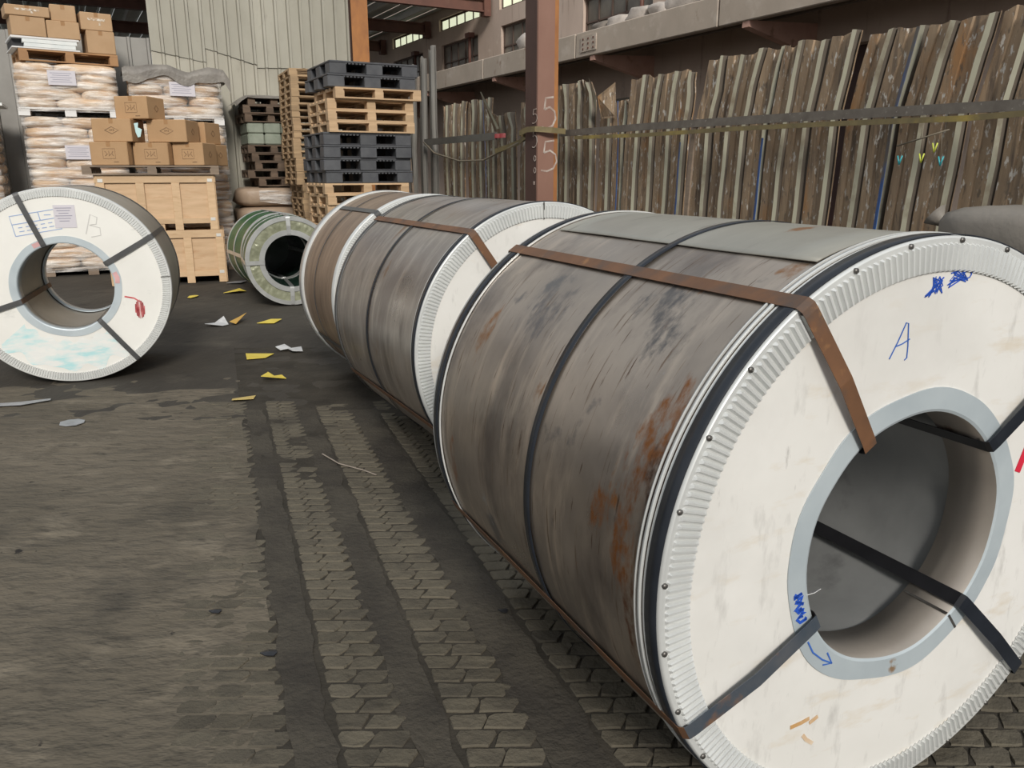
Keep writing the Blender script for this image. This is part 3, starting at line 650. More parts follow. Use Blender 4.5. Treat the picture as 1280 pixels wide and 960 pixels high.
def axial_strap(t, ro, ri, L, cz, ext=.012, bow=.0):
    """closed strap path around shell and through the bore at angle t"""
    c, s = cos(t), sin(t); P = []; Nn = []
    er = Vector((c, 0, s)); ey = Vector((0, 1, 0))
    def add(r, y, n): P.append(Vector((r*c, y, cz+r*s))); Nn.append(n)
    for q in (0.0, .25, .5, .75, 1.0): add(ro, -ext+.01+(L+2*ext-.02)*q, er)
    add(ro-.008, L+ext, er+ey); add(ro-.02, L+ext+.002, ey); add(ri+.02, L+ext+.002, ey); add(ri+.004, L+ext, ey-er)
    for q in (1.0, .5, 0.0): add(ri, -ext+.01+(L+2*ext-.02)*q, -er)
    add(ri+.004, -ext, -er-ey); add(ri+.02, -ext-.002, -ey); add((ri+ro)/2, -ext-.006-bow, -ey); add(ro-.02, -ext-.002, -ey); add(ro-.008, -ext, -ey+er)
    seg = ['o']*4+['c']+['r']*3+['b', 'b', 'b', 'b', 'f', 'f', 'f', 'f', 'o']
    return P, Nn, seg
def coil(label, x, y, psi, R, L, rb, rw, rr, shell, straps, sides, mids, opt):
    t = thing('steel_coil', label, 'steel coil', (x, y, 0), psi-pi/2)
    cz = R; r = R-.008
    m = MB(); n = 160; V = []; ns = 24
    for j in range(ns+1):
        s = L*j/ns
        for k in range(n):
            a = 2*pi*k/n; d = opt.get('dent', .0022)*mnoise.noise((cos(a)*3.2, s*4, sin(a)*3.2))
            V.append(((r+d-.001)*cos(a), s, cz+(r+d-.001)*sin(a)))
    m.add(V, [(j*n+k, (j+1)*n+k, (j+1)*n+(k+1)%n, j*n+(k+1)%n) for j in range(ns) for k in range(n)], 0, True)
    m.build('shell', shell, t)
    for sd, s in ((-1, 0), (1, L)):
        m = MB(); arc_band(m, rb+.02, r-.004, min(s, s-sd*.006), max(s, s-sd*.006), n=128, cz=cz)
        m.build('end_board', opt['board'], t)
        m = MB(); corr_ring(m, r+.0015, rw, sd, s, cz, 28, 9); m.build('corner_ring', galv, t)
        # bore ring with a slightly wavy outline
        m = MB(); V = []; n2 = 96
        for k in range(n2):
            a = 2*pi*k/n2; w = (1+.0)*opt.get('wob', .006)*(mnoise.noise((cos(a)*2.2, sin(a)*2.2, sd+3)))
            for (q, ss_) in [(rr+w, s+sd*.0005), (rr+w, s+sd*.003), (rb+.006+w*.4, s+sd*.003), (rb+w*.4, s), (rb+w*.3, s-sd*.12), (rb+.004, s-sd*.12)]: V.append((q*cos(a), ss_, cz+q*sin(a)))
        F = []
        for k in range(n2):
            j = (k+1) % n2
            for e in range(5):
                q = (k*6+e, k*6+e+1, j*6+e+1, j*6+e); F.append(q if sd < 0 else q[::-1])
        m.add(V, F, 0, False)
        for i in range(len(F)):
            if i % 5 >= 3: m.m[i] = 1; m.s[i] = True
        m.build('bore_ring', [galvd, opt['lip']], t)
    m = MB(); V = []; n2 = 96; ns = 14
    for j in range(ns+1):
        s = L*j/ns
        for k in range(n2):
            a = 2*pi*k/n2; q = rb+.011+opt.get('bdent', .004)*mnoise.noise((cos(a)*2.6, s*5, sin(a)*2.6+4)); V.append((q*cos(a), s, cz+q*sin(a)))
    m.add(V, [(j*n2+k, j*n2+(k+1)%n2, (j+1)*n2+(k+1)%n2, (j+1)*n2+k) for j in range(ns) for k in range(n2)], 0, True)
    m.build('bore_liner', opt['bore'], t)
    for (s, mt, w, dr) in mids:
        m = MB(); arc_band(m, r+dr, r+dr+.0018, s-w/2, s+w/2, n=160, cz=cz); m.build('girth_strap', mt, t)
    for (a, mo, mf, mbm) in straps:
        P, Nn, seg = axial_strap(rad(a), r+.0045, rb-.006, L, cz, bow=opt.get('bow', 0))
        m = MB(); ix = {'o': 0, 'c': 1, 'f': 1, 'r': 1, 'b': 2}
        m.ribbon(P, Nn, .034, .0016, closed=True, mis=[ix[q] for q in seg]); m.build('axial_strap', [mo, mf, mbm], t)
    return t
class FaceXF:                       # drawing plane on the front face of a coil: u to the right, v up, origin at the axis
    def __init__(s, R, off=-.004): s.o = Vector((0, off, R)); s.n = Vector((0, -1, 0))
    def __call__(s, a, b): return s.o+Vector((a, 0, b))
def pol(r, d): return (r*cos(rad(d)), r*sin(rad(d)))
R1 = .65
c1 = coil('nearest large steel coil, brown weathered shell, letter A on white face', .849, 1.577, 2.0058, R1, 1.231, .284, .574, .336, steel,
          [(124, ruststrap, ruststrap, blackm), (40, navy, navy, blackm), (-153, ruststrap, halfrust, blackm), (-44, navy, navy, blackm)], None,
          [(.0215, navy, .037, .003), (.546, navy, .030, .003), (1.231-.035, navy, .034, .003)], dict(board=white, lip=bore_lip, bore=bore_in, bdent=.012, wob=.012, bow=.006))
# turned-up edges beside the end straps, flap seam, rivets
m = MB(); arc_band(m, .6435, .648, .054, .062, n=160, cz=R1); arc_band(m, .6435, .6475, .071, .075, n=160, cz=R1); m.build('edge_band', galv, c1)
m = MB(); arc_band(m, .6435, .6475, 1.231-.075, 1.231-.068, n=160, cz=R1); m.build('edge_band', galv, c1)
m = MB(); V = []
NA, NS = 50, 10
for j in range(NS+1):
    s = .085+(1.135-.085)*j/NS
    for k in range(NA+1):
        a = rad(20)+(rad(112.6)-rad(20))*k/NA; lift = .0022*max(0, (k/NA-.86)/.14)*(1+mnoise.noise((s*4, 0, 0)))
        q = .6436+lift; V.append((q*cos(a), s, R1+q*sin(a)))
T = len(V); V += [(a*.9975, b, (c-R1)*.9975+R1) for a, b, c in V]
F = [(j*(NA+1)+k, (j+1)*(NA+1)+k, (j+1)*(NA+1)+k+1, j*(NA+1)+k+1) for j in range(NS) for k in range(NA)]
m.add(V, F, 0, True)
E_ = [j*(NA+1)+NA for j in range(NS+1)]
m.add([], [(E_[j], E_[j+1], E_[j+1]+T, E_[j]+T) for j in range(NS)]); 
for q in (range(-NS, 0)): m.f[q] = [i-0 for i in m.f[q]]
m.f[-NS:] = [[E_[j], E_[j+1], E_[j+1]+T, E_[j]+T] for j in range(NS)]
for j in (0, NS):
    for k in range(NA):
        b = j*(NA+1)+k; m.f.append([b, b+1, b+1+T, b+T]); m.m.append(0); m.s.append(False)
m.build('overlap_sheet', ovl, c1)
rm = MB(); rm.tube([(0, .001, 0), (0, -.004, 0)], .0055, 10); rmesh = rm.mesh('rivet', rivetm)
for k in range(28):
    a = 1.5107+.2265*k*(2*pi/(28*.2265)) if False else 1.5107+2*pi*k/28
    link('rivet', rmesh, c1, (.6355*cos(a), -.003, R1+.6355*sin(a)))
FX = FaceXF(R1, -.0005)
def draw(parent, name, polys, w, mat, fx, lift=.0):
    mb = MB()
    for pl_ in polys: mb.ribbon([fx(*p) for p in pl_], fx.n, w, .001+lift)
    return mb.build(name, mat, parent)
ax, az = pol(.45, 101.5)
draw(c1, 'pen_letter', [[(ax-.032, az-.032), (ax-.014, az), (ax+.004, az+.038), (ax+.010, az+.036), (ax+.016, az-.010), (ax+.017, az-.034), (ax+.011, az-.038)], [(ax-.018, az-.008), (ax+.0, az-.004), (ax+.019, az+.004)]], .0022, inkb, FX)
sc = []
rr_ = random.Random(2)
ax, az = pol(.545, 92); sc.append([(ax+rr_.uniform(-.026, .026), az+rr_.uniform(-.02, .02)) for _ in range(26)])
ax, az = pol(.553, 84.5); sc.append([(ax+.028*cos(k*1.9)+.008*k/14-.01, az+.012*sin(k*2.3)+.0012*k) for k in range(16)]); sc.append([(ax+.02+.012*cos(k*.9), az+.014+.008*sin(k*.9)) for k in range(9)])
draw(c1, 'pen_scribble', sc, .0025, inkd, FX)
FR = FaceXF(R1, -.0035)
rr_ = random.Random(5)
draw(c1, 'blue_scribble', [[(pol(.311+rr_.uniform(-.012, .012), -170+k*.42+rr_.uniform(-1, 1))) for k in range(34)]], .007, inkd, FR)
draw(c1, 'pen_arrow', [[pol(.318, -146), pol(.322, -140), pol(.318, -133), pol(.312, -127)], [pol(.326, -131), pol(.312, -127), pol(.300, -133)]], .0035, inkb, FR)
draw(c1, 'red_paint_mark', [[pol(.355, 16), pol(.40, 24), pol(.47, 30)]], .02, inkr, FX)
draw(c1, 'orange_stain', [[pol(.44, -122), pol(.455, -124), pol(.475, -127)], [pol(.48, -121), pol(.487, -119), pol(.492, -116)], [pol(.43, -119), pol(.45, -121)]], .009, inko, FX)
m = MB(); m.box((0, 0, 0), (.05, .0012, .035)); o = m.build('paper_tag', paperp, c1); o.location = (-.256, .012, R1-.075); o.rotation_euler = (1.0, .25, .5)
m = MB(); a = rad(-52.6); m.ribbon([(.2815*cos(a), .0, R1+.2815*sin(a)), (.2815*cos(a), .115, R1+.2815*sin(a))], (-cos(a), 0, -sin(a)), .006, .0012); m.ribbon([(.286*cos(a), -.0032, R1+.286*sin(a)), (.334*cos(a), -.0032, R1+.334*sin(a))], (0, -1, 0), .006, .001); m.build('ring_seam', rivetm, c1)

c2 = coil('second steel coil in the row, touching view behind the nearest coil', .156, 3.604, 2.0514, R1, 1.258, .284, .572, .336, steel2,
          [(125.5, ruststrap, ruststrap, blackm), (38, navy, navy, blackm), (-150, ruststrap, halfrust, blackm), (-45, navy, navy, blackm)], None,
          [(.020, navy, .034, .003), (.662, navy, .024, .003), (1.258-.03, strapgrey, .03, .003)], dict(board=white, lip=bore_lip, bore=bore_in))
m = MB(); a = rad(92); m.ribbon([(.57*cos(a), -.0085, R1+.57*sin(a)), (.643*cos(a), -.0085, R1+.643*sin(a))], (0, -1, 0), .006, .001); m.build('ring_seam', rivetm, c2)
c3 = coil('third steel coil in the row with brown shell and silver rear ring', -.5185, 5.128, 2.0514, R1, .85, .284, .572, .336, steel3,
          [(123, strapgrey, strapgrey, blackm), (35, strapgrey, strapgrey, blackm), (-150, strapgrey, strapgrey, blackm), (-50, strapgrey, strapgrey, blackm)], None,
          [(.46, strapgrey, .014, .003)], dict(board=white, lip=bore_lip, bore=bore_in))
m = MB(); arc_band(m, .6435, .652, .85-.10, .862, n=160, cz=R1); m.build('rear_band', galv, c3)
RL = .671
c4 = coil('steel coil at the left with white stained face and grey shell', -3.05, 5.45, 1.899, RL, .923, .296, .602, .345, steel4,
          [(109.6, strapgrey, strapgrey, strapgrey), (30, strapgrey, strapgrey, strapgrey), (-53.5, strapgrey, strapgrey, strapgrey), (-163, strapgrey, strapgrey, ruststrap)], None,
          [(.923-.03, strapgrey, .03, .003)], dict(board=whiteL, lip=galvd, bore=bore_L, bdent=.002, dent=.001))
FL = FaceXF(RL, -.0005)
# teal smear low on the face
m = MB(); V = []; NA, NR = 40, 6
for k in range(NA+1):
    a = rad(-140)+rad(88)*k/NA
    for j in range(NR+1):
        q = .375+(.20+.02*sin(k*.7))*j/NR+.015*sin(k*.9); V.append((q*cos(a), -.0012, RL+q*sin(a)))
m.add(V, [(k*(NR+1)+j, k*(NR+1)+j+1, (k+1)*(NR+1)+j+1, (k+1)*(NR+1)+j) for k in range(NA) for j in range(NR)]); m.build('teal_smear', teal, c4)
bx, bz = pol(.455, 65)
draw(c4, 'pencil_letter', [[(bx-.03, bz-.06), (bx+.01, bz+.07), (bx+.05, bz+.05), (bx+.04, bz+.005), (bx, bz), (bx+.06, bz-.02), (bx+.06, bz-.07), (bx-.0, bz-.08)]], .006, inkg, FL)
rx, rz_ = pol(.475, -22)
rr_ = random.Random(8)
draw(c4, 'red_marker_patch', [[(rx-.028+.056*(k/15), rz_+(.066 if k % 2 else -.066)*math.sqrt(max(.05, 1-((k-7.5)/8)**2))) for k in range(16)], [(rx-.09, rz_+.095), (rx-.03, rz_+.08), (rx+.01, rz_+.05)]], .010, inkr2, FL)
draw(c4, 'pink_paint_mark', [[pol(.318, 16), pol(.325, 9), pol(.318, 2)], [pol(.322, 113), pol(.325, 121)]], .03, pinkp, FaceXF(RL, -.0035))
st = []
s0 = pol(.53, 120); u = Vector((1, .16)); vv = Vector((-.16, 1))
def q2(a, b): return (s0[0]+a*u.x+b*vv.x, s0[1]+a*u.y+b*vv.y)
st += [[q2(-.01, -.11), q2(.27, -.11), q2(.27, .02), q2(-.01, .02), q2(-.01, -.11)], [q2(-.01, -.035), q2(.27, -.035)], [q2(.16, -.035), q2(.16, .02)]]
for k in range(5): st.append([q2(.02+.045*k, -.085), q2(.05+.045*k, -.085)]); st.append([q2(.02+.045*k, -.06), q2(.045+.045*k, -.06)])
st.append([q2(.19, -.005), q2(.23, -.01)])
draw(c4, 'blue_stamp', st, .0055, M('stamp_blue', (.30, .40, .62), rough=.6), FL)
lx, lz = pol(.475, 84); m = MB(); m.box((lx, -.0022, RL+lz), (.13, .0012, .15)); lab_ = m.build('paper_label', paper, c4)
m = MB()
for k in range(6): m.box((lx-.005, -.0031, RL+lz+.055-k*.017), (.10-.02*(k % 3), .0006, .005))
m.build('printed_line', printm, lab_)
m = MB(); a = rad(4); m.ribbon([(.60*cos(a), -.0085, RL+.60*sin(a)), (.664*cos(a), -.0085, RL+.664*sin(a))], (0, -1, 0), .005, .001); m.build('ring_seam', rivetm, c4)
m = MB(); m.box((0, 0, 0), (.13, .05, .0012)); o = m.build('bore_sticker', paperp, c4); o.location = (.05, .10, RL-.298); o.rotation_euler = (0, -.18, 0)

# green wrapped coils
def green_coil(label, x, y, psi, R, L, rb, add_dark_stop=False):
    t = thing('green_wrapped_coil', label, 'steel coil', (x, y, 0), psi-pi/2)
    m = MB(); V = []; n = 96; ns = 12; r = R-.012
    for j in range(ns+1):
        for k in range(n):
            a = 2*pi*k/n; q = r-.004+.006*mnoise.noise((cos(a)*5, j*.9, sin(a)*5)); V.append((q*cos(a), L*j/ns, R+q*sin(a)))
    m.add(V, [(j*n+k, (j+1)*n+k, (j+1)*n+(k+1)%n, j*n+(k+1)%n) for j in range(ns) for k in range(n)], 0, True); m.build('wrap', greenw, t)
    for sd, s in ((-1, 0), (1, L)):
        m = MB(); V = []; n = 180; nr = 8
        for k in range(n):
            a = 2*pi*k/n
            for j in range(nr+1):
                q = rb+.045+(r-.02-rb-.045)*j/nr; b = .014*abs(mnoise.noise((cos(a)*14, sin(a)*14, j*.25)))*sin(pi*j/nr)
                V.append((q*cos(a), s+sd*b, R+q*sin(a)))
        F = [(k*(nr+1)+j, k*(nr+1)+j+1, ((k+1)%n)*(nr+1)+j+1, ((k+1)%n)*(nr+1)+j) for k in range(n) for j in range(nr)]
        m.add(V, F if sd < 0 else [f[::-1] for f in F], 0, True); m.build('crumpled_end_film', olive, t)
        m = MB(); arc_band(m, r-.042, r+.002, min(s-.0, s+sd*.012), max(s, s+sd*.012), n=96, cz=R); arc_band(m, r-.002, r+.003, min(s, s-sd*.05), max(s, s-sd*.05), n=96, cz=R); m.build('rim_band', bright, t)
        m = MB(); arc_band(m, rb, rb+.055, min(s, s+sd*.014), max(s, s+sd*.014), n=72, cz=R); m.build('bore_band', bright, t)
    m = MB(); V = []; n = 72
    for s in (0, L):
        for k in range(n): V.append(((rb+.002)*cos(2*pi*k/n), s, R+(rb+.002)*sin(2*pi*k/n)))
    m.add(V, [(k, (k+1)%n, n+(k+1)%n, n+k) for k in range(n)], 0, True); m.build('bore_liner', greenb, t)
    if add_dark_stop:
        m = MB(); arc_band(m, .0, rb+.002, L-.05, L-.045, n=48, cz=R); m.build('added_dark_bore_stop', greenb, t)  # added dark disc closes the bore so its inside reads as shade
    for a in (91, 181, 268, 2):
        P, Nn, seg = axial_strap(rad(a), r+.004, rb-.004, L, R, ext=.018)
        m = MB(); m.ribbon(P, Nn, .045, .0015, closed=True); m.build('foil_strap', bright, t)
    m = MB(); arc_band(m, r, r+.004, L*.5-.03, L*.5+.03, n=96, cz=R); m.build('girth_strap', bright, t)
    return t
green_coil('front green film-wrapped coil with silver rim, beside the pallets', -2.43, 8.828, 1.945, .493, .74, .282)
green_coil('rear green film-wrapped coil, behind the other green coil', -2.76, 9.68, rad(120), .493, .84, .282, True)

# ------------------------------------------------------------------ pallets
def pallet_meshes(w, d, h, wd, nblk=3):
    """wooden block pallet, origin at front-left bottom corner (x right, y back)"""
    tb = .02 if h > .1 else .013; bb = .018 if h > .1 else .012; hb_ = h-tb*2-bb
    out = []
    mm = MB(); mm.box((w/2, d/2, 0), (w, .095, tb)); 
    b = MB(); b.box((0, 0, 0), (w, .11, tb)); dk = b.mesh('deck_board', wd)
    b = MB(); b.box((0, 0, 0), (.10, d, tb)); st_ = b.mesh('stringer_board', wd)
    b = MB(); b.box((0, 0, 0), (.11, .12, hb_)); bl = b.mesh('block', wd)
    b = MB(); b.box((0, 0, 0), (w, .10, bb)); bt = b.mesh('bottom_board', wd)
    for k in range(6): out.append(('deck_board', dk, (w/2, .055+(d-.11)*k/5, h-tb/2)))
    for k in range(3): out.append(('stringer_board', st_, (.05+(w-.10)*k/2, d/2, h-tb*1.5)))
    for i in range(3):
        for j in range(3): out.append(('block', bl, (.055+(w-.11)*i/2, .06+(d-.12)*j/2, bb+hb_/2)))
    for k in range(3): out.append(('bottom_board', bt, (w/2, .05+(d-.10)*k/2, bb/2)))
    return out
def make_pallet(name, label, parts, loc, rot, group):
    t = thing(name, label, 'pallet', loc, rot, group)
    for nm, me, p in parts: link(nm, me, t, p)
    return t
def plastic_pallet(w, d, h):
    out = []
    b = MB(); b.box((0, 0, 0), (w, d, .022), ch=.004); out.append(('deck', b.mesh('deck', greyp), (w/2, d/2, h-.011)))
    b = MB()
    pass
    for i in range(2):
        for k in range(6):
            b.box((w*(.27+.42*i)+.045*k-.10, .012, h-.03), (.028, .016, .014))
    out.append(('deck_rib', b.mesh('deck_rib', greyp), (0, 0, 0)))
    bw = MB(); bw.box((0, 0, 0), (.21, .20, h-.024), ch=.008); bk = bw.mesh('block', greyp)
    for i in range(3):
        for j in range(3): out.append(('block', bk, (.105+(w-.21)*i/2, .10+(d-.20)*j/2, (h-.024)/2)))
    bs_ = MB(); bs_.box((0, 0, 0), (w-.02, .14, .022)); bm_ = bs_.mesh('bottom_runner', blackp)
    for j in range(3): out.append(('bottom_runner', bm_, (w/2, .10+(d-.20)*j/2, .0115)))
    b = MB(); b.box((0, 0, 0), (w-.22, d-.22, .01)); out.append(('inner_deck', b.mesh('inner_deck', blackp), (w/2, d/2, h-.03)))
    return out
PA = rad(27); ux = Vector((cos(PA), sin(PA), 0)); uy = Vector((-sin(PA), cos(PA), 0))
PB = Vector((-2.28, 10.15, 0))
G1 = 'pallets of the right mixed stack'
wp = pallet_meshes(1.10, 1.0, .13, wood); pp = plastic_pallet(1.13, 1.05, .152)
z = 0; order = ['w']*9+['w1']+['p']*4+['w']*3+['w2']+['p2']*2; lay = []
for k, ty in enumerate(order):
    hgt = .152 if ty[0] == 'p' else .13
    lay.append((ty, z)); z += hgt+.0005
protoW = protoP = None; nw = sum(1 for a in order)
r_ = random.Random(3)
for k, (ty, z0) in enumerate(lay):
    top = len(order)-1-k; nm_ = ORD[top]
    off = ux*r_.uniform(-.015, .015)+uy*r_.uniform(-.02, .02); da = r_.uniform(-.015, .015)
    if ty == 'p': off += ux*[-.01, -.035, -.035, .0][k-10]; 
    if ty == 'p2': off += ux*[.07, .10][k-18]; da += .02
    if ty == 'w2': off += ux*.14+uy*-.06
    if ty == 'w1': off += ux*-.03
    if ty == 'w' and 13 < k: off += ux*.06
    loc = PB+off+Vector((0, 0, z0))
    colr = 'black plastic' if ty[0] == 'p' else 'pale wooden'
    lab = f'{colr} pallet, {nm_} in the mixed pallet stack' if top else 'black plastic pallet lying topmost on the mixed pallet stack'
    if ty == 'w2': lab = 'pale wooden pallet shifted to the right, third in the mixed pallet stack'
    if ty[0] == 'p':
        if protoP is None: protoP = make_pallet('plastic_pallet', lab, pp, loc, PA+da, G1)
        else: dup(protoP, loc, PA+da, lab, G1)
    else:
        if protoW is None: protoW = make_pallet('wooden_pallet', lab, wp, loc, PA+da, G1)
        else: dup(protoW, loc, PA+da, lab, G1)
topz1 = z
# tall thin stack behind
wp2 = pallet_meshes(1.0, .95, .0905, wood2); p2 = None
G2 = 'pallets of the tall stack against the wall'; TB = Vector((-3.03, 11.62, 0)); NT = 31
for k in range(NT):
    lab = f'thin tan wooden pallet, {ORD[NT-1-k]} in the tall stack' if NT-1-k else 'thin tan wooden pallet lying topmost on the tall stack'
    off = ux*(r_.uniform(-.012, .012)+(.07 if k < 14 else -.01))+uy*r_.uniform(-.015, .015)
    if k == 0: p2 = make_pallet('wooden_pallet', lab, wp2, TB+off+Vector((0, 0, 0)), PA-.03, G2)
    else: dup(p2, TB+off+Vector((0, 0, k*.091)), PA-.03+r_.uniform(-.012, .012), lab, G2)
# dark old stack: bundle, five pallets, wrapped load, three pallets, plastic sheet
wp3 = pallet_meshes(.80, .72, .125, woodd); p3 = None
MBs = Vector((-4.08, 12.95, 0)); G3 = 'dark old pallets by the wall'
bz = .0
b = thing('wrapped_bundle', 'brown bundle wrapped in shiny film under the dark pallets', 'bundle', MBs+ux*.28+uy*.36, PA)
for k in range(4): link('sack', blob_mesh('sack', 1.06, .78, .31, M('brown_bundle_sack', (.40, .30, .22), (.33, .24, .17), 4, rough=.5, bump=.01, bs=6) if k == 0 else bpy.data.materials['brown_bundle_sack'], e=.45, amp=.08, seed=k+40), b, (0, 0, k*.305))
m = MB(); arc = [( -.2, -.4, 1.0), (.1, -.405, .96), (.5, -.40, .92), (.5, -.40, 1.14), (.15, -.41, 1.16), (-.2, -.40, 1.18)]
m.prism(arc, (0, 0, 0), (0, .006, 0)); m.build('film_patch', film, b)
z = 1.235
DL = ['lowest dark old pallet, resting on the brown bundle', 'second dark old pallet above the brown bundle', 'third dark old pallet above the brown bundle', 'fourth dark old pallet above the brown bundle', 'dark old pallet directly under the pale green wrapped load']
for k in range(5):
    loc = MBs+Vector((0, 0, z))+ux*[.10, -.06, .06, .02, -.03][k]
    if k == 0: p3 = make_pallet('old_pallet', DL[0], wp3, loc, PA+.02, G3)
    else: dup(p3, loc, PA+r_.uniform(-.06, .06), DL[k], G3)
    z += .1255
wl = thing('wrapped_load', 'pale green film-wrapped square load between the dark old pallets', 'load', MBs+Vector((0, 0, z))-ux*.02, PA)
m = MB()
for i in range(3):
    for j in range(2): m.box((.13+.26*i, .36, .085+.168*j), (.255, .7, .165), ch=.02)
m.build('carton', wrapg, wl)
z += .338
DL = ['dark old pallet lying on the pale green wrapped load', 'dark old pallet second above the wrapped load', 'dark old pallet topmost of the old stack, under a plastic sheet']
for k in range(3):
    dup(p3, MBs+Vector((0, 0, z))+ux*[-.04, -.06, .02][k]+uy*-.02, PA+[.05, -.05, .03][k], DL[k], G3); z += .1255
m = MB(); V = []
for j in range(9):
    for i in range(13):
        x = -.16+1.05*i/12; y = -.06+.9*j/8; e = max(0, -x)*1.6+max(0, x-.80)*1.2+max(0, -.0-y)*1.5
        V.append((x, y, .012-e*.5+.012+.012*mnoise.noise((x*6, y*6, 2))))
m.add(V, [(j*13+i, j*13+i+1, (j+1)*13+i+1, (j+1)*13+i) for j in range(8) for i in range(12)], 0, True)
o = m.build('plastic_sheet', tarpm); o.location = MBs+Vector((0, 0, z)); o.rotation_euler = (0, 0, PA); tag(o, 'grimy plastic sheet over the top dark old pallet', 'plastic sheet')

# ------------------------------------------------------------------ crates and cartons
CA = rad(20); cux = Vector((cos(CA), sin(CA), 0)); cuy = Vector((-sin(CA), cos(CA), 0))
def crate(label, loc, w, d, h, front):
    t = thing('wooden_crate', label, 'crate', loc, CA, 'wooden crates stacked behind the left coil')
    ft = .085
    m = MB(); m.box((w/2, d/2, ft+(h-ft)/2), (w-.03, d-.03, h-ft-.01)); m.build('plywood_panel', ply, t)
    bd_ = lambda c, s: (lambda mm: (mm.box(c, s, ch=.003), mm.build('frame_board', crate_m, t)))(MB())
    bd_((w/2, .0, h-.05), (w, .03, .10))
    for q in front: bd_((q*w, -.003, (h-.10)/2), (.10, .026, h-.10))
    for q in (.05/w, 1-.05/w): bd_((q*w, d-.0, h/2), (.10, .03, h))
    bd_((0, d/2, h-.05), (.03, d, .10)); bd_((w, d/2, h-.05), (.03, d, .10)); bd_((w-.002, .06, h/2), (.026, .09, h)); bd_((.002, .06, h/2), (.026, .09, h))
    bd_((w/2, .0, ft+.035), (w-.2, .022, .07))
    for q in (.05, w/2, w-.05): bd_((q, d/2, ft/2), (.10, d, ft))
    for q in (.06, w-.06):
        for zz in (h-.07, .14):
            m = MB(); m.box((q, -.018, zz), (.055, .004, .04)); m.box((q+(.03 if q > .5 else -.03), .0, zz), (.004, .036, .04)); m.build('metal_bracket', zinc, t)
    return t
CB = Vector((-5.28, 10.42, 0))
crate('lower pale wooden crate standing on the floor', CB+cux*.05, 1.42, .85, .70, (.036, .34, .68, .964))
crate('upper pale wooden crate, stacked on the lower crate', CB+Vector((0, 0, .702)), 1.42, .85, .71, (.036, .36, .66, .964))
dkp = pallet_meshes(1.62, 1.0, .115, woodg)
make_pallet('wide_pallet', 'wide grey-brown pallet between the upper crate and cartons', dkp, CB+Vector((0, 0, 1.414))-cux*.13-cuy*.05, CA, None)
def carton(label, loc, w, d, h, rot, mark, mat=card, group=None, tp=0, bend_=0):
    t = thing('cardboard_box', label, 'box', loc, rot, group)
    m = MB(); m.box((0, d/2, h/2), (w, d, h), ch=.008); m.build('carton', mat, t)
    m = MB(); m.box((0, d/2, h+.0008), (.05, d-.01, .0016)); m.box((0, -.0008, h-.03), (.05, .0016, .055)); m.build('tape', tape, t)
    fx = XF((0, -.0005, h/2), (1, 0, 0), (0, 0, 1), (0, -1, 0)); m = MB()
    if mark == 'd':
        strokes(m, [[(-.085, 0), (0, .042), (.085, 0), (0, -.042), (-.085, 0)]], .006, fx)
        strokes(m, [[(-.028, -.006), (-.02, .012), (-.012, -.006)], [(-.004, -.006), (-.004, .012), (.008, .006), (-.004, .0)], [(.014, .012), (.026, .012), (.026, -.006), (.014, -.006)]], .006, fx)
    elif mark == 's':
        strokes(m, [[(-.075, -.06), (.075, -.06), (.075, .06), (-.075, .06), (-.075, -.06)]], .004, fx)
        strokes(m, [[(-.05, .03), (-.02, -.005), (-.05, -.03)], [(.0, .035), (.0, -.03), (.025, .0)], [(.05, .03), (.035, 0), (.055, -.03)]], .006, fx)
        strokes(m, [[(.05, -.10), (.11, -.10)]], .008, fx)
    if mark: m.build('printed_mark', cprint, t)
    if tp:
        m = MB(); m.box((0, -.0012, h*.62), (w*.55, .002, .028)); m.box((w*.1, -.0012, h*.45), (.03, .002, h*.3)); m.build('clear_tape', tapew, t)
    # marks on the right side: a small diamond
    if mark:
        fx = XF((w/2+.0005, d/2, h/2), (0, 1, 0), (0, 0, 1), (1, 0, 0)); m = MB(); strokes(m, [[(-.05, 0), (0, .04), (.05, 0), (0, -.04), (-.05, 0)]], .005, fx); m.build('side_mark', cprint, t)
    return t
G4 = 'cartons on the wide pallet'
PT = CB+Vector((0, 0, 1.531)); c_ = lambda x, y=0, z=0: PT+cux*x+cuy*y+Vector((0, 0, z))
BR = CA-.27
carton('carton with square mark, left end of the bottom row', c_(.20), .46, .46, .285, BR, 's', group=G4)
carton('carton with square mark, middle of the bottom row', c_(.685), .44, .46, .28, BR-.02, 's', group=G4)
carton('carton with square mark, right front of the bottom row', c_(1.13), .40, .46, .285, BR-.10, 's', group=G4)
carton('carton with diamond mark and torn pale tape, left in the second row', c_(.26, .02, .287), .48, .46, .28, BR, 'd', group=G4)
c5 = carton('wide carton with diamond mark, right in the second row', c_(.90, .02, .287), .50, .46, .28, BR-.06, 'd', group=G4)
carton('single carton on top of the carton pile', c_(.51, .06, .569), .43, .44, .275, BR-.16, 's', group=G4)
carton('carton behind the right end of the bottom row', c_(1.29, .50), .34, .40, .28, BR-.22, 'd', group=G4)
carton('carton behind the right end of the second row', c_(1.21, .50, .287), .34, .42, .28, BR-.22, 'd', group=G4)
m = MB(); fx = XF(c_(.53, .0, .34), cux, Vector((0, 0, 1)), -cuy)
tt = MB(); tt.prism([fx(0, .17), fx(.05, .18), (fx(.04, .12)), fx(.085, .10), fx(.06, .01), fx(.03, -.0), fx(.01, .06)], (0, 0, 0), -cuy*.003)
tt.v = [tuple(Vector(p)-cuy*.04) for p in tt.v]
o = tt.build('torn_tape', tealtape); tag(o, 'torn strip of pale teal tape hanging between the second row cartons', 'tape')

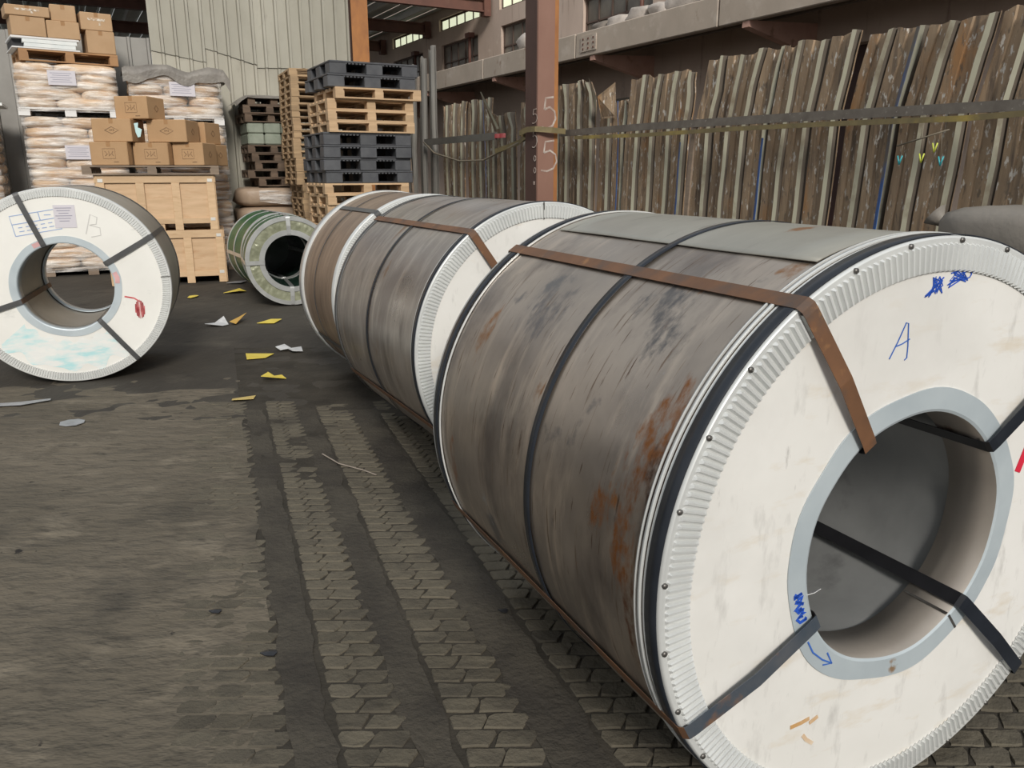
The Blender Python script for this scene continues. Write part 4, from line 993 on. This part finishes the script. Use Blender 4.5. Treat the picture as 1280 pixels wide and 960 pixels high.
# ------------------------------------------------------------------ wrapped stacks of sacks
sm = [blob_mesh('sack', .66, .52, .158, kraft, e=.5, nu=18, nv=8, amp=.10, seed=k) for k in range(4)]
def sack_load(label, loc, rot, layers, h0, base=True, filmon=True, paper_at=None, w=1.3, basem=paperp):
    t = thing('wrapped_sack_load', label, 'sacks', loc, rot, 'film-wrapped sack loads by the wall')
    z = 0; r = random.Random(layers)
    if base:
        for q in (.06, w/2, w-.06):
            m = MB(); m.box((q-w/2, .5, .045), (.14, 1.0, .09)); m.build('pallet_block', basem, t)
        m = MB(); m.box((0, .5, .10), (w, 1.02, .02)); m.build('pallet_deck', basem, t)
        z = .11
    for k in range(layers):
        for i in (-1, 1):
            for j in (0, 1):
                sp = .16 if (k+j) % 2 else -.16; ww = w/2-sp*i if i > 0 else w/2+sp; cxs = (sp+w/2)/2 if i > 0 else (sp-w/2)/2
                ob = link('sack', sm[r.randrange(4)], t, (cxs+r.uniform(-.008, .008), .26+.48*j+r.uniform(-.012, .012), z-.006), (0, r.uniform(-.015, .015), pi*(r.random() < .5)+r.uniform(-.02, .02))); ob.scale = (ww*1.03/.66, 1, 1)
        z += h0
    if filmon:
        m = MB(); V = []; nseg = 10; pts = []
        hw = w/2+.008
        for k in range(nseg): pts.append((-hw+2*hw*k/nseg, -.015))
        for k in range(8): pts.append((hw, -.015+1.03*k/8))
        for k in range(nseg): pts.append((hw-2*hw*k/nseg, 1.015))
        for k in range(8): pts.append((-hw, 1.015-1.03*k/8))
        nz2 = max(6, layers*3)
        for j in range(nz2+1):
            zz = .06+(z-.06)*j/nz2
            for (a, b) in pts:
                q = .014*mnoise.noise((a*3, b*3, zz*6)); V.append((a*(1+q), b+(q if b < .5 else -q), zz))
        n = len(pts)
        m.add(V, [(j*n+k, j*n+(k+1)%n, (j+1)*n+(k+1)%n, (j+1)*n+k) for j in range(nz2) for k in range(n)], 0, True); m.build('wrap_film', film, t)
    if paper_at:
        px_, pz_ = paper_at; m = MB(); m.box((px_, -.034, pz_), (.34, .002, .19)); pl2 = m.build('paper_label', paper, t)
        m = MB()
        for k in range(5): m.box((px_-.01, -.0356, pz_+.06-k*.028), (.26-.05*(k % 2), .001, .007))
        m.build('printed_line', printm, pl2)
    return z
LA = rad(26); lux = Vector((cos(LA), sin(LA), 0)); luy = Vector((-sin(LA), cos(LA), 0))
LBp = Vector((-6.12, 11.70, 0))
zt1 = sack_load('tall lower sack load at the left, behind the left coil', LBp, LA, 15, .1385, w=1.24, paper_at=(.02, 1.72), basem=woodg)
zt2 = sack_load('upper sack load at the left carrying a pallet of cartons', LBp+Vector((0, 0, zt1+.012))-lux*.02, LA, 5, .110, w=1.24, paper_at=(-.05, .50))
ZT = zt1+.012+zt2
RB = Vector((-4.80, 12.10, 0))
zr1 = sack_load('lower sack load behind the crates', RB, LA, 15, .133, w=1.24, basem=woodg)
zr2 = sack_load('upper sack load behind the cartons, under the grey tarp', RB+Vector((0, 0, zr1+.012)), LA, 4, .145, w=1.22, paper_at=(.08, .48))
sack_load('sack load at the far left edge of the view', LBp-lux*1.62-luy*.05, LA, 15, .146, basem=woodg)
m = MB(); m.box((0, 0, 0), (.9, .7, .035)); o = m.build('white_board', foam); o.location = LBp-lux*1.28+luy*.4+Vector((0, 0, 2.34)); o.rotation_euler = (0, 0, LA); tag(o, 'thin white board lying on the far left sack load', 'board')
# tarp over the right upper load
m = MB(); V = []; nx, ny = 34, 18
for j in range(ny+1):
    for i in range(nx+1):
        x = -.68+1.42*i/nx; y = -.20+1.3*j/ny
        top = .075+.03*sin(x*4.2+.6)+.02*mnoise.noise((x*4, y*4, 1))-.10*max(0, 1-abs(x-.18)/.26)+.03*max(0, 1-abs(x+.35)/.4)
        fall = max(0, -.06-y)*1.3*(1+.8*mnoise.noise((x*3, 2, 2)))+max(0, abs(x)-.66)*1.6
        V.append((x, max(y, -.045), top-fall))
m.add(V, [(j*(nx+1)+i, j*(nx+1)+i+1, (j+1)*(nx+1)+i+1, (j+1)*(nx+1)+i) for j in range(ny) for i in range(nx)], 0, True)
o = m.build('tarp', tarpm); o.location = RB+Vector((0, 0, zr1+.012+zr2+.01)); o.rotation_euler = (0, 0, LA); tag(o, 'crumpled grey tarp draped over the upper sack load behind the cartons', 'tarp')
# pallet and cartons on the left upper load
TA = rad(36); tux = Vector((cos(TA), sin(TA), 0)); tuy = Vector((-sin(TA), cos(TA), 0))
TP = LBp+Vector((0, 0, ZT+.048))-lux*.54-luy*.02
orange = M('orange_pallet_wood', (.40, .22, .10), (.33, .18, .085), 3, rough=.7, orand=.1)
make_pallet('carton_pallet', 'orange-brown pallet on the upper left sack load', pallet_meshes(1.22, .9, .15, orange), TP, TA, None)
tz = Vector((0, 0, .152))
fb = thing('foam_sheet_bundle', 'bundle of white foam sheets on the orange-brown pallet', 'foam sheets', TP+tz, TA)
for k, (a, b, hh) in enumerate([(-.07, .82, .02), (.08, .62, .05), (.06, .66, .05), (-.07, .82, .028)]):
    m = MB(); m.box((a+b/2, .36, [.011, .048, .10, .142][k]), (b, .72, hh), ch=.004); m.build('foam_sheet', foam if k in (1, 2) else paperp, fb)
m = MB(); m.box((.33, .40, .075), (.76, .6, .10)); m.build('dark_insert', blackp, fb)
t0 = TP+tz+Vector((0, 0, .158))
G5 = 'cartons on the orange-brown pallet'
carton('tan carton at the left on the foam sheets', t0+tux*.16, .41, .42, .245, TA, None, card2, G5, 0)
carton('tan carton at the right on the foam sheets', t0+tux*.575, .40, .42, .225, TA-.02, None, card2, G5, 0)
carton('flat taped carton lying at the top left', t0+tux*.17+Vector((0, 0, .247))-tuy*.01, .52, .44, .13, TA, None, card2, G5, 1)
carton('small carton on top of the right carton, left pallet', t0+tux*.60+Vector((0, 0, .227))+tuy*.03, .31, .36, .21, TA-.1, None, card2, G5, 0)
carton('tall tan carton standing on the right of the orange-brown pallet', TP+tz+tux*1.03, .36, .44, .30, TA, None, card2, G5, 0)
carton('taped carton on the tall tan carton, right of the pallet', TP+tz+tux*1.0+Vector((0, 0, .302)), .40, .44, .23, TA, None, card2, G5, 1)

# ------------------------------------------------------------------ litter on the floor
def scrap(name, label, x, y, poly, mat, rot=0, bendz=.012, cat='paper scrap'):
    m = MB(); n = len(poly); V = [(a, b, .004+1.6*bendz*abs(mnoise.noise((a*9, b*9, x)))) for a, b in poly]
    cx = sum(p[0] for p in poly)/n; cy = sum(p[1] for p in poly)/n
    V.append((cx, cy, .006+.35*bendz)); k = len(V); V += [(a, b, max(0.0005, c-.003)) for a, b, c in V]
    F = [(i, (i+1)%n, n) for i in range(n)]+[(k+(i+1)%n, k+i, k+n) for i in range(n)]+[(i, k+i, k+(i+1)%n, (i+1)%n) for i in range(n)]
    m.add(V, F); o = m.build(name, mat); o.location = (x, y, 0); o.rotation_euler = (0, 0, rot); return tag(o, label, cat)
scrap('yellow_paper', 'largest yellow paper scrap, middle of the littered floor', -2.06, 6.24, [(-.11, .10), (-.03, -.12), (.10, -.06), (.12, .10)], yellow)
scrap('yellow_paper', 'yellow paper scrap nearest the coil with pointed lobes', -1.70, 5.50, [(-.07, -.06), (-.06, .08), (0, .02), (.04, .07), (.09, .0)], yellow, bendz=.05)
scrap('yellow_paper', 'flat yellow-brown card scrap nearest the viewer', -1.75, 5.01, [(-.07, -.02), (-.05, -.09), (.07, -.03), (.06, .05)], M('yellow_card', (.62, .47, .16), (.5, .36, .12), 9, rough=.6), bendz=.012)
scrap('yellow_paper', 'square yellow paper scrap in front of the third coil', -2.40, 7.78, [(-.10, -.08), (.07, -.08), (.09, .12), (-.02, .12)], yellow)
scrap('yellow_paper', 'yellow paper scrap in front of the green coil', -3.43, 9.86, [(-.12, -.10), (.08, -.10), (.12, .04), (-.02, .20)], yellow, bendz=.06)
scrap('yellow_paper', 'small orange-yellow scrap beside white litter', -2.70, 7.75, [(-.04, -.12), (.02, -.12), (.04, .15), (-.04, .15)], M('orange_card', (.6, .36, .08), rough=.6), bendz=.06)
scrap('yellow_paper', 'small yellow ring-like scrap near the crate', -3.80, 9.45, [(.05*cos(k), .12*sin(k)) for k in range(6)], yellow, bendz=.03)
scrap('white_scrap', 'crumpled white scrap right of the largest yellow paper', -1.85, 6.45, [(-.12, .04), (-.06, -.03), (.0, -.02), (.06, -.10), (.13, -.05), (.08, .10), (.02, .02), (-.06, .10)], whitep, bendz=.05)
scrap('white_scrap', 'small crumpled white scrap beside the orange-yellow scrap', -2.86, 7.60, [(-.10, -.03), (.08, -.05), (.10, .05), (.02, .16), (-.05, .08)], whitep, bendz=.06)
scrap('white_scrap', 'tiny white scrap on the floor near the crates', -3.72, 10.75, [(-.1, -.1), (.1, -.1), (.12, .1), (-.06, .12)], palep, bendz=.03)
scrap('pale_scrap', 'pale blue flattened scrap in front of the left coil', -2.59, 4.48, [(.07*cos(k*.7854), .07*sin(k*.7854)) for k in range(8)], palep, bendz=.006)
scrap('pale_scrap', 'torn pale scrap below the left coil face', -3.12, 5.10-.25, [(-.15, -.05), (.02, -.02), (.14, .10), (.12, .14), (-.02, .06), (-.16, .02)], palep, bendz=.012)
m = MB(); m.ribbon([(-.99, 3.92, .006), (-.87, 3.76, .012), (-.73, 3.68, .006), (-.66, 3.62, .005)], (0, 0, 1), .007, .002); tag(m.build('straw', M('pale_straw', (.36, .30, .25), rough=.7)), 'pale thin straw lying on the pavers', 'straw')
for k, (x, y, s) in enumerate([(-.74, 2.14, .022), (-.99, 2.38, .018), (-.03, 2.38, .014), (-.62, 1.96, .0)]):
    if not s: continue
    scrap('dirt_clod', ['black dirt clod on the crust near the frame bottom', 'small black clod on the crust farther left', 'small black clod beside the nearest coil'][k], x, y, [(s*cos(q*1.05)*(1+.4*(q % 2)), s*.8*sin(q*1.05)) for q in range(6)], blackm, bendz=.01, cat='clod')
